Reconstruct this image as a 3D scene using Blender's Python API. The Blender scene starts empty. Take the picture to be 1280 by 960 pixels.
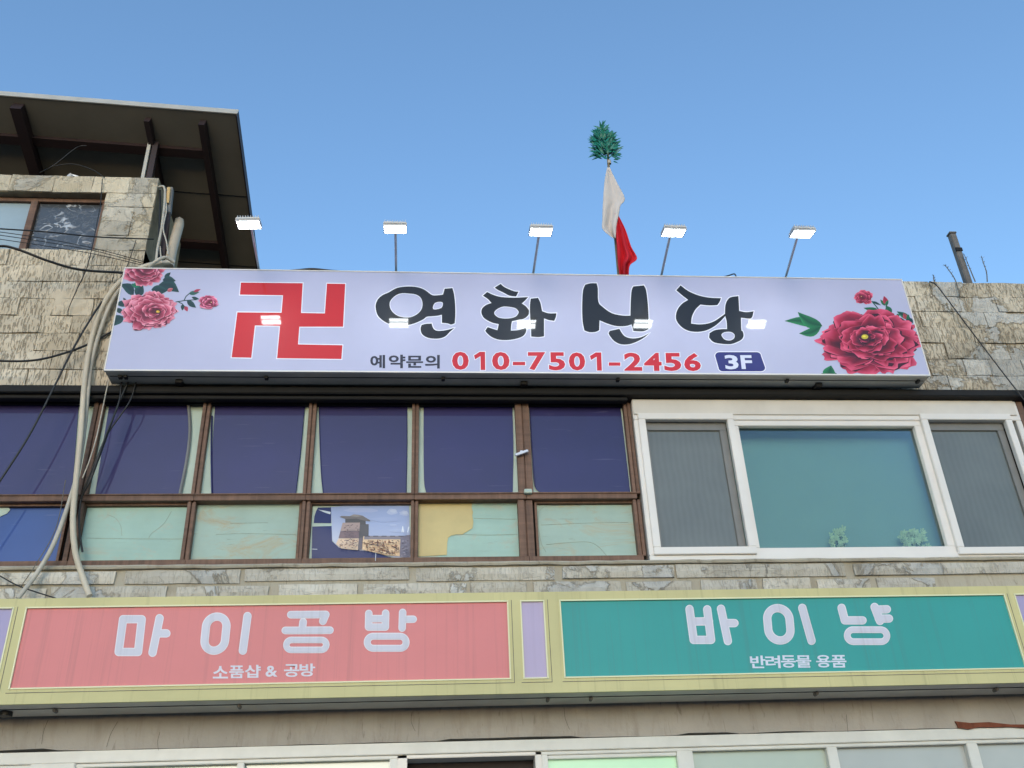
import bpy, bmesh, math, random
from mathutils import Vector, Matrix, noise
from mathutils.geometry import tessellate_polygon
random.seed(7)
scene = bpy.context.scene
col = scene.collection
# ------------------------------------------------------------------ camera
FPX = 1236.0                                   # focal length in photo pixels (1280 wide)
PITCH, YAW, ROLL = map(math.radians, (30.695, 5.7186, -2.6216))
CAM = Vector((0.0, -7.0, 1.6))
_f = Vector((math.sin(YAW)*math.cos(PITCH), math.cos(YAW)*math.cos(PITCH), math.sin(PITCH)))
_r = Vector((math.cos(YAW), -math.sin(YAW), 0)); _u = _r.cross(_f)
RT = _r*math.cos(ROLL) + _u*math.sin(ROLL); UP = -_r*math.sin(ROLL) + _u*math.cos(ROLL); FW = _f
cd = bpy.data.cameras.new('camera'); cam = bpy.data.objects.new('camera', cd); col.objects.link(cam)
cd.sensor_width = 36.0; cd.lens = FPX/1280*36.0; cd.clip_start = 0.05; cd.clip_end = 3000
cam.matrix_world = Matrix(((RT.x, UP.x, -FW.x, CAM.x), (RT.y, UP.y, -FW.y, CAM.y), (RT.z, UP.z, -FW.z, CAM.z), (0, 0, 0, 1)))
scene.camera = cam
# ------------------------------------------------------------------ world, sun, exposure
SUN_EL, SUN_AZ = math.radians(11), math.radians(190)      # azimuth from +Y, clockwise: behind the camera
w = bpy.data.worlds.new('World'); scene.world = w; w.use_nodes = True
nt = w.node_tree; nt.nodes.clear()
sky = nt.nodes.new('ShaderNodeTexSky'); sky.sky_type = 'NISHITA'; sky.sun_disc = False
sky.sun_elevation = SUN_EL; sky.sun_rotation = SUN_AZ
sky.air_density = 1.15; sky.dust_density = 0.3; sky.ozone_density = 3.2; sky.altitude = 60
bg = nt.nodes.new('ShaderNodeBackground'); bg.inputs['Strength'].default_value = 0.15
out = nt.nodes.new('ShaderNodeOutputWorld')
nt.links.new(sky.outputs[0], bg.inputs[0]); nt.links.new(bg.outputs[0], out.inputs[0])
sd = bpy.data.lights.new('sun', 'SUN'); sd.energy = 0.45; sd.angle = math.radians(24); sd.color = (1.0, 0.88, 0.74)
sun = bpy.data.objects.new('sun', sd); col.objects.link(sun)
sdir = Vector((math.sin(SUN_AZ)*math.cos(SUN_EL), math.cos(SUN_AZ)*math.cos(SUN_EL), math.sin(SUN_EL)))
sun.rotation_euler = sdir.to_track_quat('Z', 'Y').to_euler(); sun.location = (0, -20, 20)
vs = scene.view_settings; vs.view_transform = 'Standard'; vs.look = 'None'; vs.gamma = 1; vs.use_curve_mapping = False
vs.exposure = 1.25

# ------------------------------------------------------------------ helpers
def ray(u, v): return FW + RT*((u-640)/FPX) - UP*((v-480)/FPX)
def at(u, v, Y=0.0):
    d = ray(u, v); return CAM + d*((Y-CAM.y)/d.y)
def onplane(u, v, P, n):
    d = ray(u, v); return CAM + d*((P-CAM).dot(n)/d.dot(n))
def quad(pts, Y):                              # four measured corners TL TR BR BL -> upright rectangle x0 x1 z0 z1
    a = [at(u, v, Y) for u, v in pts]
    return (a[0].x+a[3].x)/2, (a[1].x+a[2].x)/2, (a[2].z+a[3].z)/2, (a[0].z+a[1].z)/2
def Zm(ox, oy, s): return lambda x, y: (ox+x/s, oy+y/s)
def lin(c):
    return tuple(((x/255)/12.92 if x/255 <= 0.04045 else ((x/255+0.055)/1.055)**2.4) for x in c)
def tag(o, label=None, cat=None, group=None, kind=None):
    if label: o['label'] = label
    if cat: o['category'] = cat
    if group: o['group'] = group
    if kind: o['kind'] = kind
    return o
def empty(name, loc, label, cat, group=None):
    o = bpy.data.objects.new(name, None); col.objects.link(o); o.location = loc; o.empty_display_size = .1
    return tag(o, label, cat, group)
def wloc(o):
    v = Vector((0, 0, 0))
    while o: v = v + Vector(o.location); o = o.parent
    return v
class MB:
    def __init__(s): s.v = []; s.f = []; s.c = []; s.smooth = False
    def add(s, vs, fs, c=None):
        b = len(s.v); s.v += [Vector(v) for v in vs]; s.f += [[b+i for i in f] for f in fs]
        s.c += [c]*len(vs) if not isinstance(c, list) else c
        return s
    def box(s, x0, x1, y0, y1, z0, z1):
        return s.add([(x0,y0,z0),(x1,y0,z0),(x1,y1,z0),(x0,y1,z0),(x0,y0,z1),(x1,y0,z1),(x1,y1,z1),(x0,y1,z1)],
                     [(0,1,5,4),(1,2,6,5),(2,3,7,6),(3,0,4,7),(4,5,6,7),(3,2,1,0)])
    def bar(s, a, b, w, h, up=(0,0,1)):        # rectangular bar from a to b
        a, b = Vector(a), Vector(b); d = (b-a).normalized(); sx = d.cross(Vector(up)).normalized(); sy = sx.cross(d)
        q = [sx*(-w/2)+sy*(-h/2), sx*(w/2)+sy*(-h/2), sx*(w/2)+sy*(h/2), sx*(-w/2)+sy*(h/2)]
        return s.add([a+k for k in q]+[b+k for k in q], [(0,1,5,4),(1,2,6,5),(2,3,7,6),(3,0,4,7),(4,5,6,7),(3,2,1,0)])
    def tube(s, path, r, n=8, caps=True):
        path = [Vector(p) for p in path]; b = len(s.v); m = len(path); ref = None
        for i, p in enumerate(path):
            t = (path[min(i+1, m-1)]-path[max(i-1, 0)]).normalized()
            if ref is None: ref = t.orthogonal().normalized()
            ref = (ref - t*ref.dot(t)).normalized(); k = t.cross(ref)
            rr = r[i] if isinstance(r, (list, tuple)) else r
            for j in range(n):
                a = 2*math.pi*j/n; s.v.append(p + ref*(rr*math.cos(a)) + k*(rr*math.sin(a))); s.c.append(None)
        for i in range(m-1):
            for j in range(n): s.f.append([b+i*n+j, b+i*n+(j+1)%n, b+(i+1)*n+(j+1)%n, b+(i+1)*n+j])
        if caps: s.f.append([b+j for j in range(n)][::-1]); s.f.append([b+(m-1)*n+j for j in range(n)])
        s.smooth = True
        return s
    def build(s, name, mat, parent=None, bevel=0.0, clip=None, flat=False):
        off = wloc(parent) if parent else Vector((0, 0, 0))
        me = bpy.data.meshes.new(name); me.from_pydata([tuple(v-off) for v in s.v], [], s.f)
        if any(c is not None for c in s.c):
            ca = me.color_attributes.new('Col', 'FLOAT_COLOR', 'POINT')
            for i, c in enumerate(s.c): ca.data[i].color = (*(c or (1,1,1)), 1)
        if clip or bevel or s.smooth:
            bm = bmesh.new(); bm.from_mesh(me)
            if clip:
                x0, x1, z0, z1 = clip
                for co, no in (((x0,0,0),(-1,0,0)), ((x1,0,0),(1,0,0)), ((0,0,z0),(0,0,-1)), ((0,0,z1),(0,0,1))):
                    bmesh.ops.bisect_plane(bm, geom=bm.verts[:]+bm.edges[:]+bm.faces[:], dist=1e-6, plane_co=Vector(co)-off, plane_no=no, clear_outer=True)
            if bevel:
                bmesh.ops.bevel(bm, geom=[e for e in bm.edges if len(e.link_faces) == 2 and e.calc_face_angle() > .5], offset=bevel, segments=2, affect='EDGES', clamp_overlap=True)
            if s.smooth and not flat:
                for f_ in bm.faces: f_.smooth = True
                for e in bm.edges:
                    if len(e.link_faces) == 2 and e.calc_face_angle() > .9: e.smooth = False
            bm.to_mesh(me); bm.free()
        me.materials.append(mat)
        o = bpy.data.objects.new(name, me); col.objects.link(o)
        if parent: o.parent = parent
        return o
def spline(pts, n=6):                          # Catmull-Rom through points
    pts = [Vector(p) for p in pts]; P = [pts[0]*2-pts[1]]+pts+[pts[-1]*2-pts[-2]]; o = []
    for i in range(1, len(P)-2):
        for k in range(n):
            t = k/n; a, b, c, d = P[i-1], P[i], P[i+1], P[i+2]
            o.append(.5*((2*b)+(c-a)*t+(2*a-5*b+4*c-d)*t*t+(3*b-a-3*c+d)*t**3))
    o.append(pts[-1]); return o
def pxspline(pts, n=6): return [(p.x, p.y) for p in spline([(u, v, 0) for u, v in pts], n)]

# ------------------------------------------------------------------ materials
class N:
    def __init__(s, name):
        s.m = bpy.data.materials.new(name); s.m.use_nodes = True; s.t = s.m.node_tree; s.p = s.t.nodes['Principled BSDF']
        s.co = None
    def n(s, t, **k):
        q = s.t.nodes.new('ShaderNode'+t)
        for a, b in k.items(): setattr(q, a, b)
        return q
    def set(s, inp, val):
        if hasattr(val, 'is_output'): s.t.links.new(val, inp)
        elif isinstance(val, (tuple, list)) and len(val) == 3 and inp.type == 'RGBA': inp.default_value = (*val, 1)
        else: inp.default_value = val
    def coord(s):
        if not s.co: s.co = s.n('TexCoord').outputs['Object']
        return s.co
    def noise(s, scale=5, detail=4, rough=.55, stretch=None, dist=0, off=None):
        q = s.n('TexNoise'); q.inputs['Scale'].default_value = scale; q.inputs['Detail'].default_value = detail
        q.inputs['Roughness'].default_value = rough; q.inputs['Distortion'].default_value = dist
        c = s.coord()
        if stretch or off:
            mp = s.n('Mapping'); s.t.links.new(c, mp.inputs[0]); mp.inputs['Scale'].default_value = stretch or (1,1,1); c = mp.outputs[0]
            if off: mp.inputs['Location'].default_value = off
        s.t.links.new(c, q.inputs['Vector']); return q.outputs['Fac']
    def ramp(s, fac, a, b, c0=(0,0,0), c1=(1,1,1)):
        q = s.n('ValToRGB'); q.color_ramp.elements[0].position = a; q.color_ramp.elements[1].position = b
        q.color_ramp.elements[0].color = (*c0, 1); q.color_ramp.elements[1].color = (*c1, 1); s.t.links.new(fac, q.inputs[0]); return q.outputs[0]
    def mix(s, fac, a, b, mode='MIX'):
        q = s.n('MixRGB', blend_type=mode); s.set(q.inputs[0], fac); s.set(q.inputs[1], a); s.set(q.inputs[2], b); return q.outputs[0]
    def math(s, op, a, b=0.5):
        q = s.n('Math', operation=op); s.set(q.inputs[0], a); s.set(q.inputs[1], b); return q.outputs[0]
    def bump(s, h, strength=.5, dist=.01, prev=None):
        q = s.n('Bump'); q.inputs['Strength'].default_value = strength; q.inputs['Distance'].default_value = dist
        s.t.links.new(h, q.inputs['Height'])
        if prev: s.t.links.new(prev, q.inputs['Normal'])
        return q.outputs[0]
    def rnd(s): return s.n('ObjectInfo').outputs['Random']
    def done(s, base, rough=.7, normal=None, spec=.5, coat=0, coat_r=.03, metal=0, emit=None, es=0):
        p = s.p; s.set(p.inputs['Base Color'], base); s.set(p.inputs['Roughness'], rough); p.inputs['Specular IOR Level'].default_value = spec
        p.inputs['Coat Weight'].default_value = coat; p.inputs['Coat Roughness'].default_value = coat_r; p.inputs['Metallic'].default_value = metal
        if normal: s.t.links.new(normal, p.inputs['Normal'])
        if emit: p.inputs['Emission Color'].default_value = (*emit, 1); p.inputs['Emission Strength'].default_value = es
        return s.m
def simple(name, c, rough=.6, var=.25, scale=6, bump=.15, coat=0, coat_r=.03, metal=0, spec=.5, stretch=None):
    q = N(name); f = q.noise(scale, 5, .6, stretch); d = tuple(x*(1-var) for x in c); l = tuple(min(1, x*(1+var*.6)) for x in c)
    b = q.ramp(f, .3, .7, d, l)
    return q.done(b, rough, q.bump(f, bump, .004) if bump else None, spec, coat, coat_r, metal)
def chiselled(name, tan, tan2, grey, patch, chis):
    q = N(name); n1 = q.noise(2.6, 6, .6); base = q.ramp(n1, .3, .7, tan2, tan)
    ch = q.noise(1, 2, .5, (92, 1, 17), .06); cr = q.ramp(ch, .40, .47)
    zone = q.ramp(q.noise(3.1, 3, .5, None, .3, (5, 2, 1)), .26, .42)
    amt = q.math('MULTIPLY', zone, chis)
    groove = q.math('MULTIPLY', q.math('SUBTRACT', 1.0, cr), amt)
    base = q.mix(groove, base, tuple(x*.48 for x in tan2))
    pm = q.ramp(q.noise(2.3, 5, .62, None, .5, (1, 3, 9)), patch, patch+.02)
    gcol = q.ramp(q.noise(7, 5, .65), .3, .75, tuple(x*.72 for x in grey), grey)
    base = q.mix(pm, base, gcol)
    edge = q.ramp(q.noise(2.3, 5, .62, None, .5, (1, 3, 9)), patch-.03, patch-.005); edge = q.math('MULTIPLY', edge, q.math('SUBTRACT', 1.0, pm))
    base = q.mix(q.math('MULTIPLY', edge, .55), base, tuple(x*.35 for x in tan2))
    dirt = q.ramp(q.noise(1.1, 6, .7, (1, 1, .45)), .38, .72, (.70, .69, .67), (1.02, 1.02, 1.0)); base = q.mix(1.0, base, dirt, 'MULTIPLY')
    crk = q.n('TexVoronoi', feature='DISTANCE_TO_EDGE'); crk.inputs['Scale'].default_value = 5.5
    wv = q.mix(.12, q.coord(), q.n('TexNoise').outputs['Color']); q.t.links.new(wv, crk.inputs['Vector'])
    cm = q.ramp(crk.outputs['Distance'], .003, .009, (1,1,1), (0,0,0)); cm = q.math('MULTIPLY', cm, .45 if chis < .2 else (.25 if patch < .6 else 0.0))
    base = q.mix(cm, base, tuple(x*.3 for x in tan2))
    r = q.math('ADD', q.math('MULTIPLY', q.rnd(), .28), .84); base = q.mix(1.0, base, r, 'MULTIPLY')
    h = q.math('ADD', q.math('MULTIPLY', groove, -1.0), q.math('MULTIPLY', pm, .9)); h = q.math('SUBTRACT', h, cm)
    nb = q.bump(h, .8, .012); nb = q.bump(q.noise(38, 5, .7), .35, .004, nb)
    return q.done(base, .92, nb, .2)
TAN, TAN2, GREY = lin((236,223,202)), lin((212,196,170)), lin((214,208,198))
M = {}
M['block_rough'] = chiselled('chiselled_block', TAN, TAN2, GREY, .70, .74)
M['block_plaster'] = chiselled('cracked_plaster', lin((228,218,198)), lin((212,198,172)), lin((220,212,196)), .52, .15)
M['block_patched'] = chiselled('patched_block', lin((222,212,194)), lin((198,184,160)), lin((220,217,209)), .50, .7)
M['mortar'] = simple('mortar', lin((150,136,112)), .95, .35, 9, .5)
M['sill_brick'] = chiselled('sill_brick', lin((220,215,204)), lin((194,186,170)), lin((214,212,206)), .56, .22)
def streaked(name, c, dark):
    q = N(name); n1 = q.noise(2, 5, .6); base = q.ramp(n1, .3, .7, tuple(x*.8 for x in c), c)
    st = q.ramp(q.noise(1, 5, .7, (7, 4, 1.3), .8), .50, .75); base = q.mix(q.math('MULTIPLY', st, .5), base, dark)
    s2 = q.ramp(q.noise(1, 3, .6, (22, 8, 4.0), 1.2, (3,0,1)), .62, .72); base = q.mix(q.math('MULTIPLY', s2, .4), base, tuple(x*.5 for x in dark))
    return q.done(base, .9, q.bump(q.noise(16, 6, .65), .5, .008), .2)
M['beam'] = streaked('stained_concrete', lin((176,170,162)), lin((136,126,112)))
M['sillband'] = streaked('weathered_cement', lin((178,170,152)), lin((112,98,76)))
M['ledge_shade_black'] = simple('ledge_shade_black', lin((17,16,17)), .8, .5, 7, .5)  # shade on the window ledge painted in as near-black; reused for cracks and backings
M['ledge_lip'] = simple('ledge_lip', lin((120,116,108)), .9, .4, 9, .4)
def wood(name, c):
    q = N(name); g = q.noise(1, 5, .65, (26, 26, 1.4), .3); g2 = q.noise(1, 5, .65, (1.4, 26, 26), .3)
    b = q.ramp(q.math('MULTIPLY', q.math('ADD', g, g2), .5), .36, .66, tuple(x*.5 for x in c), tuple(x*1.25 for x in c))
    return q.done(b, .6, q.bump(g, .25, .003), .35)
M['wood'] = wood('brown_frame', lin((116,88,72)))
M['inner'] = simple('dark_interior', (.012,.012,.013), .9, .2, 3, 0)
def film(name, c, rough=.5):
    q = N(name); f = q.noise(1.4, 4, .6); b = q.ramp(f, .3, .7, tuple(x*.82 for x in c), tuple(x*1.1 for x in c))
    sc = q.ramp(q.noise(1, 2, .5, (3, 3, 60), .2), .70, .74); b = q.mix(q.math('MULTIPLY', sc, .06), b, (.5,.5,.6))
    sp = q.ramp(q.noise(140, 2, .6), .74, .78); b = q.mix(q.math('MULTIPLY', sp, .10), b, (.5,.5,.55))
    return q.done(b, rough, q.bump(q.noise(1.1, 2, .4), .05, .03), .3, .75, .025)
M['blue'] = film('navy_film', lin((26,20,84)))
M['blue2'] = film('torn_blue_film', lin((30,70,140)))
M['blue3'] = simple('deep_blue_paper', lin((32,48,100)), .45, .2, 3, .1)
def mint(name, c, stain, amt):
    q = N(name); f = q.noise(3, 5, .6); b = q.ramp(f, .3, .7, tuple(x*.86 for x in c), c)
    wv = q.n('TexWave', wave_type='BANDS', bands_direction='Z'); q.t.links.new(q.coord(), wv.inputs['Vector']); wv.inputs['Scale'].default_value = 32; wv.inputs['Distortion'].default_value = .3
    b = q.mix(q.math('MULTIPLY', wv.outputs['Fac'], .14), b, tuple(x*.6 for x in c))
    st = q.ramp(q.noise(1, 6, .75, (2.5, 2, 5), 1.0), .60-amt*.1, .68); b = q.mix(q.math('MULTIPLY', st, amt), b, stain)
    s3 = q.ramp(q.noise(1, 5, .7, (3, 2, 40), .5, (4,0,0)), .63, .70); b = q.mix(q.math('MULTIPLY', s3, amt*.5), b, tuple(x*.45 for x in stain))
    return q.done(b, .55, q.bump(wv.outputs['Fac'], .25, .003), .4)
M['mint'] = mint('mint_board', lin((164,196,184)), lin((180,170,148)), .6)
M['mint_dirty'] = mint('dirty_mint_board', lin((166,190,178)), lin((172,160,130)), .9)
M['mint_clean'] = mint('pale_mint_board', lin((182,200,188)), lin((190,190,174)), .3)
M['yellow'] = simple('yellow_film', lin((192,174,116)), .45, .12, 4, .08)
M['pvc'] = simple('white_pvc', lin((222,217,210)), .35, .05, 3, .02)
M['pvc_cream'] = simple('cream_trim', lin((210,204,194)), .5, .08, 4, .05)
M['alu'] = simple('pale_aluminium', lin((214,214,208)), .4, .1, 5, .04)
def screen(name, c):
    q = N(name); f = q.noise(1.6, 4, .6); b = q.ramp(f, .3, .7, tuple(x*.8 for x in c), tuple(x*1.1 for x in c))
    wv = q.n('TexWave', wave_type='BANDS', bands_direction='X'); q.t.links.new(q.coord(), wv.inputs['Vector']); wv.inputs['Scale'].default_value = 6.5; wv.inputs['Distortion'].default_value = 3.5; wv.inputs['Detail'].default_value = 1.5; wv.inputs['Detail Scale'].default_value = .7
    b = q.mix(q.math('MULTIPLY', wv.outputs['Fac'], .13), b, tuple(min(1, x*1.6) for x in c))
    return q.done(b, .5, None, .5, .8, .06)
M['screen'] = screen('insect_screen', lin((93,98,94)))
M['sash_dark'] = simple('screen_frame_grey', lin((118,118,116)), .5, .1, 6, .02)
def glass(name, tint, gl=1.0):
    q = N(name); t = q.t; o = t.nodes['Material Output']
    tr = q.n('BsdfTransparent'); tr.inputs[0].default_value = (*tint, 1); g = q.n('BsdfGlossy'); g.inputs['Roughness'].default_value = .015
    g.inputs['Color'].default_value = (gl, gl, gl, 1)
    fr = q.n('Fresnel'); fr.inputs[0].default_value = 1.55; mx = q.n('MixShader')
    t.links.new(fr.outputs[0], mx.inputs[0]); t.links.new(tr.outputs[0], mx.inputs[1]); t.links.new(g.outputs[0], mx.inputs[2]); t.links.new(mx.outputs[0], o.inputs[0])
    return q.m
M['glass_teal'] = glass('teal_window_glass', (.86,.94,.94))
M['glass'] = glass('clear_glass', (.86,.9,.88))
M['blind'] = simple('teal_blind', lin((116,146,138)), .8, .05, 1.2, 0)
M['sign_white'] = None
def printed(name, coat=.6, rough=.45, streaks=0.0):
    q = N(name); a = q.n('VertexColor', layer_name='Col').outputs[0]
    b = q.mix(1.0, a, q.ramp(q.noise(2.2, 4, .6), .3, .7, (.94,.94,.94), (1.0,1.0,1.0)), 'MULTIPLY')
    if streaks:
        st = q.ramp(q.noise(1, 4, .7, (26, 4, .35), .2), .52, .78); b = q.mix(q.math('MULTIPLY', st, streaks), b, (.12,.11,.11))
        s2 = q.ramp(q.noise(1, 3, .6, (70, 4, .8), .2, (2,0,0)), .62, .70); b = q.mix(q.math('MULTIPLY', s2, streaks*.45), b, (.14,.12,.10))
    return q.done(b, rough, None, .25, coat, .05)
M['print'] = printed('printed_sign_face')
M['print_old'] = printed('weathered_sign_face', .0, .5, .2)
M['print_paper'] = printed('faded_print', .15, .6)
M['sign_box'] = simple('grey_sign_box', lin((196,190,180)), .5, .15, 4, .05)
M['black'] = simple('black_rubber', (.012,.012,.013), .5, .2, 8, .1)
M['cable_white'] = simple('old_cable', lin((186,180,166)), .6, .2, 9, .1)
M['conduit'] = simple('beige_conduit', lin((200,188,166)), .55, .15, 7, .1)
M['pipe'] = simple('beige_pipe', lin((186,172,150)), .5, .15, 5, .05)
M['steel'] = simple('galvanised_steel', (.42,.43,.45), .35, .15, 9, .05, metal=.8)
M['housing'] = simple('lamp_housing', lin((196,196,196)), .45, .1, 8, .03)
M['rust_post'] = simple('weathered_post', lin((110,106,102)), .7, .35, 8, .2)
M['roof'] = simple('canopy_sheet', lin((118,113,102)), .75, .18, 1.5, .1)
M['maroon'] = simple('maroon_steel', lin((44,28,29)), .6, .25, 5, .1)
M['fascia'] = simple('pale_fascia', lin((186,182,172)), .6, .15, 5, .05)
M['white_cloth'] = simple('white_cloth', lin((206,197,190)), .85, .08, 9, .1)
M['red_cloth'] = simple('red_cloth', lin((205,22,40)), .8, .12, 9, .1)
M['leaf_teal'] = simple('artificial_bamboo', (.006,.19,.13), .5, .45, 40, 0)
M['bamboo'] = simple('bamboo_cane', lin((120,110,84)), .6, .3, 20, .1)
M['board_wood'] = simple('bare_wood', lin((214,180,122)), .7, .2, 6, .1, stretch=(8,8,1))
M['twig'] = simple('dry_stem', lin((110,106,96)), .8, .3, 20, .1)
M['petal_white'] = simple('pale_petals', lin((178,196,150)), .8, .15, 30, 0)
M['leaf'] = simple('green_leaf', (.06,.12,.05), .6, .3, 30, 0)
M['crack_stain'] = simple('crack_stain', lin((152,156,140)), .8, .3, 20, 0)
M['brick_red'] = simple('red_brick', lin((124,70,50)), .9, .4, 14, .5)
M['asphalt'] = simple('asphalt', (.05,.05,.052), .9, .4, 60, .4)
M['paving'] = simple('paving', (.28,.27,.25), .85, .25, 12, .3)
q = N('lamp_lens'); M['lens'] = q.done((.9,.95,1), .3, None, .5, emit=(.90,.97,1.0), es=20)

# ------------------------------------------------------------------ setting
g = MB(); g.add([(-400,-400,0),(400,-400,0),(400,400,0),(-400,400,0)], [(0,1,2,3)])
tag(g.build('ground', M['asphalt']), kind='structure')
pv = MB().box(-9, 11, -1.9, -.03, .004, .13); tag(pv.build('pavement', M['paving'], bevel=.01), kind='structure')

# ------------------------------------------------------------------ building
XL, XR = -4.6, 6.4
B = empty('old_building', (1, .3, 0), 'weathered old building with chiselled block cladding, brown and white windows, rooftop room', 'building')
Z_LEDGE, Z_WINT, Z_WINB, Z_PAR = 5.71, 5.63, 4.235, 6.90
Z_SHOP = 2.955
core = MB().box(XL, XR, .45, 6.0, .02, 6.35)
core.build('core', M['inner'], B)

def block(parent, mat, x0, x1, z0, z1, yf=0.0, yb=.03, jit=.006, name='block', gap=.003):
    nx, nz = max(2, min(4, int((x1-x0)/.11))), 2
    m = MB(); ids = {}
    x0 += gap*random.uniform(.4, 1.8); x1 -= gap*random.uniform(.4, 1.8); z0 += gap*random.uniform(.4, 1.5); z1 -= gap*random.uniform(.4, 1.5)
    yo = random.uniform(-jit, jit)
    vs = []
    for j in range(nz+1):
        for i in range(nx+1):
            ex = i in (0, nx) or j in (0, nz)
            vs.append((x0+(x1-x0)*i/nx+random.uniform(-.004,.004), yf+yo+(.006 if ex else -.002)+random.uniform(-.003,.003), z0+(z1-z0)*j/nz+random.uniform(-.004,.004)))
    fs = [(j*(nx+1)+i, j*(nx+1)+i+1, (j+1)*(nx+1)+i+1, (j+1)*(nx+1)+i) for j in range(nz) for i in range(nx)]
    ring = [i for i in range(nx+1)]+[j*(nx+1)+nx for j in range(1, nz+1)]+[nz*(nx+1)+i for i in range(nx-1, -1, -1)]+[j*(nx+1) for j in range(nz-1, 0, -1)]
    b = len(vs); vs += [(vs[k][0], yb, vs[k][2]) for k in ring]; L = len(ring)
    fs += [(ring[(k+1)%L], ring[k], b+k, b+(k+1)%L) for k in range(L)]
    m.add(vs, fs); return m.build(name, mat, parent)
def courses(parent, matf, x0, x1, z0, z1, h, wmin, wmax, **k):
    n = max(1, round((z1-z0)/h)); h = (z1-z0)/n
    for j in range(n):
        x = x0 - random.uniform(0, wmax*.5); za = z0+j*h
        while x < x1-.06:
            ww = random.uniform(wmin, wmax); xa, xb = max(x, x0), min(x+ww, x1)
            if x1-xb < .08: xb = x1
            if xb-xa > .05: block(parent, matf(xa, za), xa, xb, za, za+h, **k)
            x = xb
HX = -2.445                                     # right corner of the rooftop room
SKY_W = quad([(0,238),(134,240),(115,311),(-5,310)], 0)   # rooftop window opening
HZT = 7.95
RW = (-4.3, SKY_W[1], SKY_W[2], SKY_W[3])
# parapet and rooftop room walls
pw = MB().box(XL, HX, .018, .45, Z_LEDGE, RW[2]); pw.box(HX, XR, .018, .45, Z_LEDGE, 6.78); pw.box(4.25, XR, .018, .45, 6.78, Z_PAR-.006)
parapet = pw.build('parapet_wall', M['mortar'], B)
hw = MB()
hw.box(XL, RW[0], .018, .3, RW[2], HZT-.01); hw.box(RW[1], HX, .018, .3, 6.78, HZT-.01); hw.box(RW[0], RW[1], .018, .3, RW[3], HZT-.01)
hw.box(HX-.25, HX, .3, .95, 6.3, HZT-.01); hw.box(XL, HX-.25, .75, .95, 6.3, HZT-.01); hw.box(HX-.3, RW[1]+.02, .018, .3, RW[2]-.002, RW[2]) if False else None
house = hw.build('rooftop_room_wall', M['mortar'], B)
def leftmat(x, z): return M['block_rough'] if z < 7.02 else M['block_plaster']
random.seed(3)
courses(parapet, leftmat, XL+.4, HX-.002, Z_LEDGE+.01, RW[2]-.0, .165, .24, .42)
courses(house, leftmat, RW[1]+.005, HX-.002, RW[2]+.0, RW[3], .15, .26, .40, jit=.002, gap=.0015)
courses(house, leftmat, XL+.4, HX-.002, RW[3]+.0, HZT, .15, .22, .40, jit=.002, gap=.0015)
courses(parapet, lambda x, z: M['block_patched'], 3.75, XR-.1, Z_LEDGE+.01, Z_PAR, .17, .2, .42, jit=.008)
# ledge over the windows, its shade painted in as a near-black colour
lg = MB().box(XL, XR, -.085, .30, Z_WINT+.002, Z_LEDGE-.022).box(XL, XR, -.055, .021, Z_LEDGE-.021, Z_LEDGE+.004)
lg.build('window_ledge', M['ledge_shade_black'], B, bevel=.006)
MB().box(XL, XR, -.03, .021, Z_LEDGE+.005, Z_LEDGE+.012).build('ledge_lip', M['ledge_lip'], B)
MB().box(XL, 1.645, -.045, .02, Z_WINT-.03, Z_WINT+.001).build('head_rail', M['ledge_shade_black'], B, bevel=.004)
# wall between the floors
sw = MB().box(XL, XR, .010, .45, 3.0, Z_WINB-.03)
sill = sw.build('sill_wall', M['sillband'], B)
sb = MB(); x = XL
nseg = 90; prof = []
for i in range(nseg+1):
    xx = XL+(XR-XL)*i/nseg; j = noise.noise(Vector((xx*3.1, 0, 2)))*.014
    prof.append((xx, -.018+j*.6+random.uniform(-.004,.004), Z_WINB-.034+noise.noise(Vector((xx*5, 3, 0)))*.008, Z_WINB-.004-abs(noise.noise(Vector((xx*4, 7, 0))))*.008))
vs = []; fs = []
for (xx, yy, za, zb) in prof: vs += [(xx, yy, za), (xx, yy-.006, (za+zb)/2), (xx, yy+.006, zb), (xx, .2, zb), (xx, .03, za)]
for i in range(nseg):
    for k in range(5): fs.append((i*5+k, (i+1)*5+k, (i+1)*5+(k+1)%5, i*5+(k+1)%5))
sb.add(vs, fs); sb.build('cement_sill', M['sillband'], B)
random.seed(11)
zz = Z_WINB-.036
for hh, wa, wb in ((.118, .7, 1.5), (.125, .35, .85), (.15, .4, .9)):
    xx = XL+.2
    while xx < XR-.2:
        ww = random.uniform(wa, wb)
        if random.random() > .06: block(sill, M['sill_brick'], xx, xx+ww, zz-hh, zz, yf=-.012, jit=.009, name='brick', gap=.012)
        xx += ww+random.uniform(0, .05)
    zz -= hh
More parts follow.
